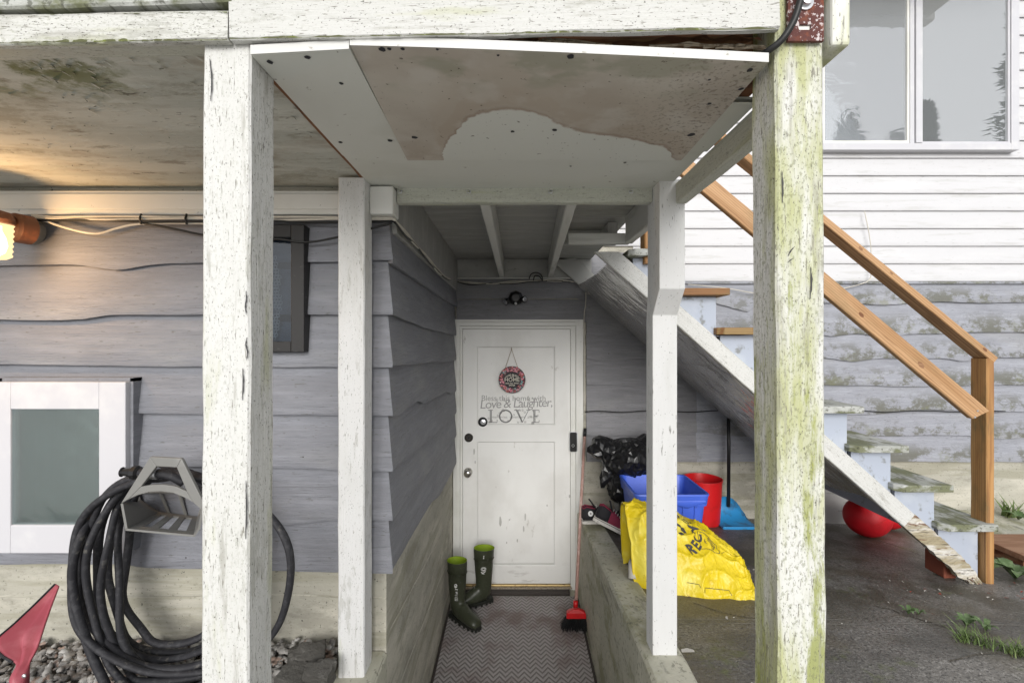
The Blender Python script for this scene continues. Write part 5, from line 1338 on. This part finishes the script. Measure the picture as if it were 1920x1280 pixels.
for k in range(520):
    x = rg.uniform(-.062, .062); y = rg.uniform(-.02, .02); p = Vector((bx.x+x, bx.y+y, zb_+.004)); f = 1.45
    q = Vector((bx.x+x*f-.012+rg.gauss(0, .004), bx.y+y*2.0+rg.gauss(0, .005), FLOOR+.013+rg.uniform(0, .02)+max(0, (-x)*.15)))
    mb.tube([p, p.lerp(q, .5)+Vector((-.003, 0, 0)), q], .0016, 3, caps=False)
o = mb.build('bristles', 'bristle', br); o['kind'] = 'stuff'

# ------------------------------------------------------------------ sneakers
def sneaker(label, loc, M3, col_front, star):
    M3 = M3 @ Matrix.Diagonal((1, 1.05, 1.3))
    t = thing('sneaker', label, 'shoe', loc, 'sneakers left on the low wall'); T = lambda p: Vector(loc)+M3 @ Vector(p)
    Ls = .285
    ol = []
    for i in range(36):
        a = i*2*math.pi/36; x = Ls/2+Ls/2*math.cos(a); wd = interp([(0, .030), (.05, .034), (.13, .034), (.2, .045), (.25, .043), (.285, .03)], x)
        ol.append((x, math.copysign(abs(math.sin(a))**.6, math.sin(a))*wd))
    mb = MB(); mb.loft([[T((x, y, 0)) for x, y in ol], [T((x+.002*(x-.14), y*1.03, .012)) for x, y in ol], [T((x, y*1.0, .026)) for x, y in ol]]); so = mb.build('sole', 'sneaker_rubber', t, angle=40)
    mb = MB(); mb.tube([T((x*1.004, y*1.04, .017)) for x, y in ol+ol[:1]], .0018, 5); mb.build('stripe', 'sneaker_black', so)
    prof = [(.008, .095, .026), (.03, .105, .031), (.06, .098, .033), (.09, .092, .034), (.12, .085, .036), (.15, .074, .039), (.18, .064, .041), (.21, .056, .041), (.24, .05, .038), (.262, .043, .030), (.278, .034, .016)]
    def ring(x, h, wd): return [T((x, wd*math.copysign(abs(math.cos(a))**.8, math.cos(a)), .024+(h-.024)*math.sin(a)**.8)) for a in [i*math.pi/14 for i in range(15)]]
    rr_ = [ring(*q) for q in prof]
    # opening: drop the top of the first rings
    mb = MB()
    for i in range(len(rr_)-1):
        pass
    top = [[ring(*q)[k] for k in range(15) if (k <= 4 or k >= 10)] for q in prof[:4]]
    def wall(mb, rows, ks):
        for ks_ in ks: mb.grid([[r[k] for k in ks_] for r in rows])
    back = MB(); wall(back, rr_[:4], (range(0, 5), range(10, 15))); back.quad(*[rr_[0][k] for k in range(0, 5)]+[rr_[0][k] for k in range(10, 15)])
    b_ = back.build('heel_quarter', 'sneaker_black', t, smooth=True); s = b_.modifiers.new('s', 'SOLIDIFY'); s.thickness = .004; s.offset = -1
    fm = MB(); fm.grid([[r[k] for k in range(15)] for r in rr_[3:9]]); f_ = fm.build('vamp', col_front, t, smooth=True)
    tc_ = MB(); tc_.grid([[r[k] for k in range(15)] for r in rr_[8:]]); tc_.build('toe_cap', 'sneaker_rubber', t, smooth=True)
    tg = MB(); tg.grid([[T((.085+.03*q-.03*s2, .024*w_, .070+.055*s2+.006*(1-w_*w_))) for w_ in (-1, -.5, 0, .5, 1)] for q, s2 in ((1, 0), (.6, .35), (.3, .8), (.1, 1))]); o = tg.build('tongue', 'sneaker_black', t, smooth=True); s = o.modifiers.new('s', 'SOLIDIFY'); s.thickness = .005
    cl = MB()
    for sgn in (0, 14):
        cl.tube([Vector(rr_[i][4 if sgn == 0 else 10])+(M3 @ Vector((0, 0, .003))) for i in range(4)], .005, 6)
    cl.tube([rr_[0][k] for k in (4, 10)], .005, 6); cl.build('collar', 'sneaker_maroon', t, smooth=True)
    lc = MB()
    for i in range(6):
        x = .10+.018*i; h = interp([(p[0], p[1]) for p in prof], x)+.003
        lc.tube([T((x, -.02, h-.006)), T((x+.006, 0, h+.003)), T((x+.002, .02, h-.006))], .0024, 5)
    lc.build('laces', 'sneaker_rubber', t)
    if star:
        sd = star; q = MB(); c_ = T((.052, sd*.0385, .062)); nn = (M3 @ Vector((0, sd, .25))).normalized(); q.disc(c_, nn, .0185, 20, .002); em = q.build('emblem', 'white_print', t)
        a = (M3 @ Vector((1, 0, 0))).normalized(); b = nn.cross(a); q = MB(); k = len(q.v); c2 = c_+nn*.0025
        q.v += [c2+a*math.sin(i*math.pi/5)*(.009 if i % 2 == 0 else .0036)+b*math.cos(i*math.pi/5)*(.009 if i % 2 == 0 else .0036) for i in range(10)]; q.f.append(tuple(range(10))); q.build('star', 'ink', em)
    return t
q1 = P(1090, 983, 3.38); 
sneaker('black sneaker with a star patch standing behind the maroon one on the low wall', (q1.x, 3.36, zg(.6, 3.36)+.020), Matrix.Rotation(R(8), 3, 'Z'), 'sneaker_black', -1)
q2 = P(1112, 985, 3.19)
sneaker('maroon and black sneaker tipped toe down off the low wall', (XU(1111, 3.22), 3.22, zg(.6, 3.22)+.085), Matrix.Rotation(R(-8), 3, 'Z') @ Matrix.Rotation(R(24), 3, 'Y') @ Matrix.Rotation(R(-8), 3, 'X'), 'sneaker_maroon', 0)
# ------------------------------------------------------------------ blue bin, red pail, dustpan, ball
def rring(x0, x1, y0, y1, r, z, n=5):
    out = []
    for cx_, cy_, a0 in ((x1-r, y1-r, 0), (x0+r, y1-r, 90), (x0+r, y0+r, 180), (x1-r, y0+r, 270)):
        out += [Vector((cx_+r*math.cos(R(a0+i*90/n)), cy_+r*math.sin(R(a0+i*90/n)), z)) for i in range(n+1)]
    return out
bx0, bx1, by0, by1 = .742, 1.168, 2.83, 3.24; gz = zg(.95, 3.0)-.01; zr = .291
bn = thing('recycling_box', 'blue plastic recycling box behind the slim post under the stairs', 'recycling bin', (.95, 3.0, gz))
def bring(t, g, z): return rring(bx0+.035*(1-t)-g, bx1-.035*(1-t)+g, by0+.035*(1-t)-g, by1-.035*(1-t)+g, .035, z)
H = zr-gz
mb = MB(); mb.loft([bring(0, 0, gz), bring(.80, 0, gz+H*.80), bring(.82, .010, gz+H*.81), bring(.97, .012, gz+H*.97), bring(1, .014, gz+H*.975), bring(1, .012, zr), bring(1, 0, zr), bring(.97, -.004, gz+H*.97), bring(.1, -.006, gz+.012)], True, True)
mb.build('box_shell', 'blue_bin', bn, angle=35)
for k in range(5):
    x = lerp(bx0+.07, bx1-.07, k/4)
    mb = MB(); mb.loft([[Vector((x+dx, by0+.035*(1-t)-dy, gz+H*t)) for dx, dy in ((-.010, -.001), (-.008, .007), (.008, .007), (.010, -.001))] for t in (.05, .8)]); mb.build('rib', 'blue_bin', bn)
mb = MB()   # swept lip of the hand grip on the front
rows = []
for i in range(21):
    s = i/20; x = lerp(bx0+.02, bx1-.02, s); dz = -.035*math.exp(-((s-.28)/.14)**2)*0-.028*math.exp(-((s-.72)/.16)**2)-.028*math.exp(-((s-.28)/.16)**2)
    rows.append([(x, by0-.012, zr-.035), (x, by0-.019, zr-.045+dz), (x, by0-.004, zr-.055+dz)])
mb.grid(rows); mb.build('grip_lip', 'blue_bin', bn, smooth=True)
pc = Vector((1.425, 3.55, zg(1.42, 3.5)))
bk_ = thing('pail', 'tall red plastic pail standing behind the blue box', 'bucket', pc)
hz_ = .33
MB().lathe(pc, [(.112, 0), (.120, .004), (.138, hz_-.012), (.141, hz_-.01), (.141, hz_), (.136, hz_), (.134, hz_-.012), (.116, .010), (.02, .010)], (0, 0, 1), 40, (True, True)).build('pail_shell', 'red_plastic', bk_, angle=35)
dp = thing('dustpan', 'blue lobby dustpan with a long black handle against the back wall', 'dustpan', P(1385, 985, 3.45))
g = zg(1.65, 3.4); mb = MB(); rows = []
for i in range(13):
    s = i/12; x = lerp(XU(1353, 3.42), XU(1420, 3.42), s); e = abs(s-.42)*1.72
    hgt = .15*max(.12, 1-e**2.2)
    rows.append([(x, 3.40, g+.004), (x, 3.43, g+.006), (x, 3.55, g+.010), (x+.0, 3.60, g+.02+hgt*.4), (x, 3.605, g+.02+hgt)])
mb.grid(rows); o = mb.build('pan', 'blue_pan', dp, smooth=True); s = o.modifiers.new('s', 'SOLIDIFY'); s.thickness = .004
mb = MB(); mb.box((XU(1353, 3.42), 3.392, g+.001), (XU(1420, 3.42), 3.402, g+.022)); mb.build('front_lip', 'blue_pan', dp, bevel=.004)
x = XU(1370, 3.55)
MB().tube([(x, 3.585, g+.10), (x+.004, 3.59, .4), (x+.006, 3.60, ZV(770, 3.6))], .013, 10).build('handle', 'black_plastic', dp, smooth=True)
c = Vector((2.50, 3.34, 0)); rb = .14; c.z = zg(2.5, 3.34)+rb-.004
mb = MB(); iv, if_ = ico(4); 
mb.v = [c+Vector((v.x*rb*1.06, v.y*rb, v.z*rb*.98)) for v in iv]; mb.f = if_
bl = mb.build('ball', 'red_ball', smooth=True); tag(bl, 'red playground ball resting under the stairs', 'ball')
mb = MB()
mb.tube([c+Vector((rb*1.062*math.cos(a)*math.cos(.5), -rb*1.002*math.sin(a)*.86-.0, rb*.98*(math.cos(a)*math.sin(.5)+.25*math.sin(a)))).normalized()*1.0 if False else c+(Vector((math.cos(a)*.85, -math.sin(a), .45*math.cos(a)+.1))).normalized()*rb*1.0 for a in [R(30+q*10) for q in range(10)]], .0025, 5); mb.build('seam', 'red_plastic', bl)
mb = MB(); iv3, if3 = ico(3); c2 = Vector((XU(1668, 3.55), 3.57, 0)); c2.z = zg(2.8, 3.55)+.11
mb.v = [c2+Vector((v.x*.13, v.y*.11, v.z*.11)) for v in iv3]; mb.f = if3; tag(mb.build('ball', 'red_ball', smooth=True), 'second red ball showing behind the rotten stringer', 'ball')

# ------------------------------------------------------------------ bags
def remeshed(ells, vox):
    bm = bmesh.new()
    for c_, r_, rot in ells:
        mt_ = Matrix.Translation(c_) @ rot.to_4x4() @ Matrix.Diagonal((*r_, 1)); bmesh.ops.create_icosphere(bm, subdivisions=4, radius=1, matrix=mt_)
    me = bpy.data.meshes.new('tmp'); bm.to_mesh(me); bm.free()
    o = bpy.data.objects.new('tmp', me); COL.objects.link(o); md = o.modifiers.new('r', 'REMESH'); md.mode = 'VOXEL'; md.voxel_size = vox
    sm = o.modifiers.new('s', 'SMOOTH'); sm.factor = .6; sm.iterations = 6
    dg = bpy.context.evaluated_depsgraph_get(); ev = o.evaluated_get(dg); m2 = bpy.data.meshes.new_from_object(ev)
    bpy.data.objects.remove(o); return m2
I3 = Matrix.Identity(3)
gzb = zg(.8, 3.3)
me = remeshed([(P(1180, 858, 3.38), (.205, .19, .135), I3), (P(1135, 838, 3.36), (.10, .09, .065), Matrix.Rotation(.5, 3, 'Y')), (P(1118, 846, 3.34), (.062, .05, .04), Matrix.Rotation(.4, 3, 'Y')), (P(1225, 842, 3.42), (.15, .15, .11), I3),
               (P(1160, 905, 3.36), (.075, .10, .14), I3), (P(1172, 950, 3.36), (.065, .12, .13), I3), (P(1180, 975, 3.36), (.09, .12, .07), I3), (P(1136, 890, 3.32), (.035, .03, .09), Matrix.Rotation(.35, 3, 'Y'))], .0085)
for v in me.vertices:
    p = v.co; n_ = v.normal
    r1 = 1-abs(mnoise.noise(Vector((p.x*11, p.y*11, p.z*7))))*2.2; r2 = 1-abs(mnoise.noise(Vector((p.x*26+5, p.y*26, p.z*18))))*2.2
    r3 = 1-abs(mnoise.noise(Vector((p.x*50+5, p.y*40, p.z*30))))*2.2; q = p+n_*(.013*r1+.011*r2+.006*r3-.012); q.z = max(q.z, gzb+.004); q.y = min(q.y, 3.70); v.co = q
gb = link('garbage_bag', me, 'bag_black'); md = gb.modifiers.new('d', 'DECIMATE'); md.ratio = .085; pass
tag(gb, 'crumpled black garbage bag slumped behind the blue box', 'bag')

# yellow bag: long pillow shape, mouth at the left, twisted tail at the right
Hc = [(0, .355), (.10, .36), (.28, .335), (.45, .305), (.60, .275), (.72, .245), (.80, .21), (.88, .18), (.95, .15), (1, .07)]
Fc = [(0, 2.34), (.1, 2.30), (.3, 2.235), (.55, 2.20), (.72, 2.20), (.82, 2.185), (.92, 2.185), (1, 2.24)]     # front edge on the ground
Bc = [(0, 2.58), (.2, 2.66), (.5, 2.68), (.7, 2.60), (.8, 2.50), (.9, 2.42), (1, 2.32)]
def ybag(u, v, crump=1):
    x = lerp(.605, 1.165, u)
    h = interp(Hc, u); f = interp(Fc, u); b = interp(Bc, u); g_ = zg(x, 2.4)
    a = math.pi*v
    # v 0: front ground edge, .5: top, 1: back ground edge
    cy = (f+b)/2; hy = (b-f)/2
    yy_ = cy-hy*math.copysign(abs(math.cos(a))**.92, math.cos(a))+.085*math.sin(a); zz = g_+.003+h*abs(math.sin(a))**.95
    # top leans back from the viewer on the right
    yy_ += .05*math.sin(a)*(.5-u)*-1
    p = Vector((x+.02*math.sin(a)*(u < .2)*(-.6), yy_, zz))
    if crump:
        k = math.sin(a)**.5 if 0 < v < 1 else 0
        k = .35+.65*k
        rid = lambda a_, b_, c_: 1-min(1, abs(mnoise.noise(Vector((a_, b_, c_))))*2.6)
        r1 = rid(u*3.2+v*1.5, v*6.5-u*2, 3.1); r2 = rid(u*9-v*3, v*13+u*4, 7.7); r3 = rid(u*24+v*8, v*34-u*9, 1.3)
        tail = 1+1.6*max(0, u-.72)/.28
        d = (.020*r1**3+.007*r2**3*tail+.003*r3**2*tail-.010)*k
        p += Vector((.2*d, -.75*d*math.cos(a)**1 if v < .5 else .4*d, d*.8))
    p.z = max(p.z, g_+.0025); return p
yb = thing('recycling_bag', 'bright yellow plastic recycling bag with printed black lettering lying by the slim post', 'bag', (.86, 2.4, zg(.86, 2.4)))
mb = MB(); nu, nv = 200, 130
rows = [[ybag(i/nu, j/nv) for j in range(nv+1)] for i in range(nu+1)]
mb.grid(rows); k = nu*(nv+1); mb.f.append(tuple(k+j for j in range(nv+1)))
o = mb.build('bag_skin', 'bag_yellow', yb, smooth=True)
# inside of the open mouth
mb = MB(); rows = []
for t in (0, .1, .3, .5):
    rows.append([ybag(0, j/40, 1).lerp(Vector((.60+.1, 2.46, zg(.6, 2.4)+.14)), t*.9)+Vector((.16*t, 0, 0)) for j in range(41)])
mb.grid(rows); mb.f.append(tuple(3*41+j for j in range(41))); mb.build('bag_lining', 'bag_yellow', yb, smooth=True)
mb = MB(); mb.tube([ybag(0, j/40)+Vector((-.001, 0, 0)) for j in range(1, 40)], .004, 6); mb.build('bag_hem', 'bag_yellow', yb, smooth=True)
MB().tube(smoothpath([Vector((.60, 2.36, zg(.6, 2.4)+.03)), Vector((.61, 2.40, zg(.6, 2.4)+.09)), Vector((.63, 2.44, zg(.6, 2.4)+.05))], 5), .022, 8).build('paper_scrap', 'debris_white', yb, smooth=True)
def onbag(u0, v0):
    def fn(a, b):
        u = u0+a/.56; v = v0+b/.86
        p = ybag(u, v); pu_ = ybag(u+.004, v); pv_ = ybag(u, v+.004); n_ = (pu_-p).cross(pv_-p).normalized()
        if n_.y > 0: n_ = -n_
        return p+n_*.0034
    return fn
pr = MB()
uc, vc = .40, .325
word = 'RECYCLES'
for i, ch in enumerate(word):
    ang = -62+i*27     # degrees round the emblem, letters facing outward
    ca, sa = math.cos(R(ang)), math.sin(R(ang)); fn = onbag(uc, vc)
    add_text(pr, ch, .060, (lambda x, y, ca=ca, sa=sa: fn(ca*(.098-y)+ -sa*(-x)*-1*-1*0+ca*0+(-sa)*(x), sa*(.098-y)+ca*(x))), bold=.0022)
def poly(pts):
    fn = onbag(uc, vc); k = len(pr.v); pr.v += [fn(*p) for p in pts]; pr.f.append(tuple(range(k, k+len(pts))))
for k in range(3):
    th_ = R(90+120*k); ca, sa = math.cos(th_), math.sin(th_)
    rot = lambda x, y: (ca*x-sa*y, sa*x+ca*y)
    poly([rot(.012, -.030), rot(.030, -.026), rot(.038, -.004), rot(.022, .000)])
    poly([rot(.038, .002), rot(.046, .012), rot(.026, .030), rot(.010, .028), rot(.020, .012)])
pr.build('lettering', 'ink', yb)
pr = MB()
def line(pts, r=.0012, u0=.66, v0=.29):
    fn = onbag(u0, v0); pr.tube([fn(*p) for p in pts], r, 4)
sq = [(-.045, -.035), (.035, -.035), (.04, -.03), (.04, .02), (.01, .05), (-.04, .05), (-.045, .045), (-.045, -.035)]
den = []
for a, b in zip(sq, sq[1:]): den += [(lerp(a[0], b[0], t/4), lerp(a[1], b[1], t/4)) for t in range(4)]
line(den+[sq[-1]])
for a, b in (((-.02, 0), (.01, -.025)), ((.01, -.025), (.028, .0)), ((.028, 0), (0, .028)), ((0, .028), (-.02, 0)), ((-.008, .012), (.02, -.012)), ((-.02, 0), (-.018, .015)), ((0, .028), (.004, .038)), ((.004, .038), (-.018, .015))): line([a, b])
line([(-.06, .07), (-.055, .12), (.0, .075), (-.06, .07)]); line([(.05, -.02), (.09, .05)], .0008)
line([(0, 0), (.05, .0), (.055, -.012)], u0=.40, v0=.07); line([(0, -.02), (.005, 0), (.12, .0), (.125, -.02)], u0=.52, v0=.06)
pr.build('printed_lines', 'ink', yb)['kind'] = 'stuff'

# ------------------------------------------------------------------ small things on the ground
bk2 = MB().box((XU(1764, 2.52), 2.50, zg(2.2, 2.5)-.002), (XU(1787, 2.52), 2.62, zg(2.2, 2.5)+.11)).build('brick', 'brick_red', bevel=.005); tag(bk2, 'red brick propping up the foot of the stringer', 'brick')
# plank step right of the railing post, concrete kerb behind it
ps = thing('plank_step', 'brown plank step at the right edge behind the railing post', 'step', P(1920, 1060, 2.75))
za = ZV(1040, 2.72)
MB().box((XU(1858, 2.9), 2.70, za-.035), (3.9, 3.02, za)).build('plank', 'plank_step', ps, bevel=.004)
for x in (2.95, 3.6): MB().box((x, 2.74, zg(x, 2.8)-.01), (x+.07, 2.96, za-.036)).build('support', 'brown_ply', ps)
kb = low = None
mb = MB(); n = 20; rows = []
for i in range(n+1):
    x = lerp(XU(1862, 3.3), 5.2, i/n); t = ZV(972, 3.55); rows.append([(x, 3.30, zg(3, 3.3)-.05), (x, 3.30+.01*nz((x*4, 0, 0)), t-.05), (x, 3.34, t-.02+.01*nz((x*5, 1, 0))), (x, 3.735, t), (x, 3.735, zg(3, 3.6)-.1)])
mb.loft(rows); tag(mb.build('concrete_kerb', 'curb_concrete', angle=40), 'mossy concrete ledge along the wall at the right edge', 'kerb')
def blades(mb, c, n, h, spread, wd, rg, lean=.5):
    for k in range(n):
        a = rg.uniform(0, 6.28); hh_ = h*rg.uniform(.5, 1); q = Vector(c)+Vector((rg.gauss(0, spread), rg.gauss(0, spread*.5), 0)); t = Vector((math.cos(a), math.sin(a), 0)); s = Vector((-t.y, t.x, 0))*wd*rg.uniform(.6, 1.2)
        l = hh_*lean*rg.uniform(.3, 1.3)
        mb.grid([[q-s, q+s], [q+t*l*.3+Vector((0, 0, hh_*.55))-s*.9, q+t*l*.3+Vector((0, 0, hh_*.55))+s*.9], [q+t*l+Vector((0, 0, hh_))-s*.1, q+t*l+Vector((0, 0, hh_))+s*.1]])
rg = random.Random(9)
mb = MB()
for i in range(46):
    t = i/45; u = lerp(1800, 1960, t); v = lerp(1172, 1222, t); d = 1.11*F/(v-640)*.995; p = P(u, v, d); p.z = zg(p.x, p.y)
    blades(mb, p, rg.choice((2, 4, 9, 14)), .055*(1-.5*abs(t-.2))*rg.uniform(.5, 1.2), .022, .0018, rg, 1.3)
tag(mb.build('grass', 'grass'), 'grass growing from the crack in the pavement', 'grass', kind='stuff')
def rosette(label, c, n, L_, m, wd=.3, up=.5, grp='weeds'):
    t = thing('weed', label, 'weed', c, grp); mb = MB(); c = Vector(c)
    for k in range(n):
        a = k*2*math.pi/n+rg.uniform(-.3, .3); l = L_*rg.uniform(.6, 1.1); d = Vector((math.cos(a), math.sin(a), 0)); s = Vector((-d.y, d.x, 0)); rows = []
        for i in range(7):
            q = i/6; wq = wd*l*math.sin(math.pi*min(1, q*.9+.08))*.5*(1+.25*math.sin(q*18)); ctr = c+d*l*q+Vector((0, 0, up*l*math.sin(q*2.2)))
            rows.append([ctr-s*wq+Vector((0, 0, wq*.3)), ctr, ctr+s*wq+Vector((0, 0, wq*.3))])
        mb.grid(rows)
    mb.build('leaves', m, t, smooth=True)
    return t
p = P(1903, 1090, 2.52); p.z = zg(p.x, p.y); rosette('leafy green weed beside the foot of the railing post', p, 9, .15, 'leaf', .45, .5)
for (u, v, n, l, lab) in ((1703, 1142, 6, .04, 'tiny clover weed in the pavement, left one'), (1722, 1143, 5, .03, 'tiny clover weed in the pavement, right one'), (1812, 1170, 8, .06, 'dandelion leaves at the left end of the grassy crack'), (1848, 1180, 7, .05, 'dandelion leaves in the middle of the grassy crack')):
    d = 1.165*F/(v-640); p = P(u, v, d); p.z = zg(p.x, p.y); rosette(lab, p, n, l, 'leaf', .4, .7)
t = thing('weed', 'spiky tuft of green leaves on the concrete ledge at the right edge', 'weed', P(1895, 975, 3.6), 'weeds'); mb = MB(); p = P(1893, 974, 3.60)
blades(mb, p, 26, .17, .035, .009, rg, .8); mb.build('leaves', 'grass', t)
p = P(1912, 972, 3.5); rosette('small broad-leaved weed on the concrete ledge', p, 7, .09, 'leaf', .5, .4)
# more cracks and the seam where the slab meets the wall
for k, pl_ in enumerate(([(1560, 1010), (1640, 1040), (1720, 1082), (1760, 1100)], [(1640, 1010), (1700, 1030), (1750, 1052)], [(1300, 1130), (1360, 1150), (1420, 1160)], [(1780, 1240), (1850, 1225), (1920, 1232)], [(1420, 1010), (1500, 1030), (1580, 1062), (1700, 1128)])):
    q = []
    for u, v in pl_:
        d = 1.2*F/(v-640)
        for _ in range(4):
            d = (EYE-zg(XU(u, d), d))*F/(v-640)
        p = P(u, v, d); p.z = zg(p.x, p.y)+.0025; q.append(p)
    q = smoothpath(q, 8); mb = MB()
    mb.grid([[p+Vector((.004*nz(p, 20, k), -.0025-.002*abs(nz(p, 14, 2)), 0)), p+Vector((0, .0025+.003*abs(nz(p, 11, 5)), 0))] for p in q]); tag(mb.build('pavement_crack', 'soil'), kind='structure')
# crack line and litter
mb = MB(); pts = []
for i in range(30):
    t = i/29; u = lerp(1640, 1960, t); v = lerp(1108, 1226, t)+5*nz((i*.5, 0, 0), 1, 3); d = 1.13*F/(v-640); p = P(u, v, d); p.z = zg(p.x, p.y)+.002; pts.append(p)
mb.grid([[q+Vector((-.004, -.004, 0)), q+Vector((.003+.003*nz(q, 9), .005, 0))] for q in pts]); tag(mb.build('pavement_crack', 'soil'), kind='structure')
mw, mr_ = MB(), MB()
for k in range(150):
    x = rg.uniform(.7, 3.2); y = rg.uniform(1.3, 2.6)
    if k > 95: x = rg.uniform(1.9, 2.7); y = rg.uniform(2.2, 2.45)
    p = Vector((x, y, zg(x, y)+.0035)); a = rg.uniform(0, 3); l = rg.uniform(.003, .011); t = Vector((math.cos(a), math.sin(a), .1))*l; s = Vector((-t.y, t.x, 0))*rg.uniform(.2, .5)
    m_ = mw if k % 3 else mr_
    m_.quad(p-t-s, p+t-s*.6, p+t*.8+s, p-t*.7+s+Vector((0, 0, .002)))
tag(mw.build('litter', 'debris_white'), 'pale paint chips scattered over the pavement', 'litter', kind='stuff')
tag(mr_.build('litter', 'debris_red'), 'reddish dry leaf bits scattered over the pavement', 'litter', kind='stuff')
for (u, v, l, lab) in ((1290, 1225, .024, 'pale scrap on the pavement right of the slim post'), (1475, 1000, .03, None)):
    if lab is None: continue
    d = 1.15*F/(v-640); p = P(u, v, d); p.z = zg(p.x, p.y)+.004; mb = MB(); mb.grid([[p+Vector((-l, -.006, 0)), p+Vector((-l, .006, .004))], [p+Vector((0, -.009, .003)), p+Vector((0, .009, .007))], [p+Vector((l, -.004, 0)), p+Vector((l, .006, .002))]]); tag(mb.build('paper_scrap', 'debris_white'), lab, 'litter')

# ------------------------------------------------------------------ conifers across the yard, seen in the panes
rg = random.Random(31)
for k, (x, y, h, r, lab) in enumerate(((12.5, -4, 11, 1.25, 'tall dark conifer across the yard, mirrored at the right of the large window'), (9.2, -5.6, 7.4, 1.3, 'conifer across the yard mirrored in the left pane, wider one'), (10.7, -5.8, 7.0, .9, 'conifer across the yard mirrored by the mullion, slim one'), (12.4, -6.8, 8.3, 1.0, 'conifer across the yard mirrored at the left of the clear pane'))):
    t = thing('conifer_tree', lab, 'tree', (x, y, -.2), 'conifers across the yard')
    mb = MB(); mb.tube([(x, y, -.25), (x, y, h*.5), (x, y, h*.96)], lambda q: .16*(1-q)+.02, 8); mb.build('trunk', 'bark', t)
    mb = MB()
    for i in range(7000):
        q = rg.random()**.75; z = .3+q*(h-.3); rr_ = r*(1-q)**.8*(.35+.65*rg.random()**.5)*(1+.25*math.sin(z*5)); a = rg.uniform(0, 6.28)
        c = Vector((x+rr_*math.cos(a), y+rr_*math.sin(a), z)); l = rg.uniform(.08, .22); d = Vector((math.cos(a), math.sin(a), rg.uniform(-.2, .9))).normalized()*l; s = d.cross(Vector((0, 0, 1))).normalized()*l*.35
        mb.f.append((len(mb.v), len(mb.v)+1, len(mb.v)+2)); mb.v += [c-s, c+s, c+d]
    mb.build('crown', 'conifer', t)
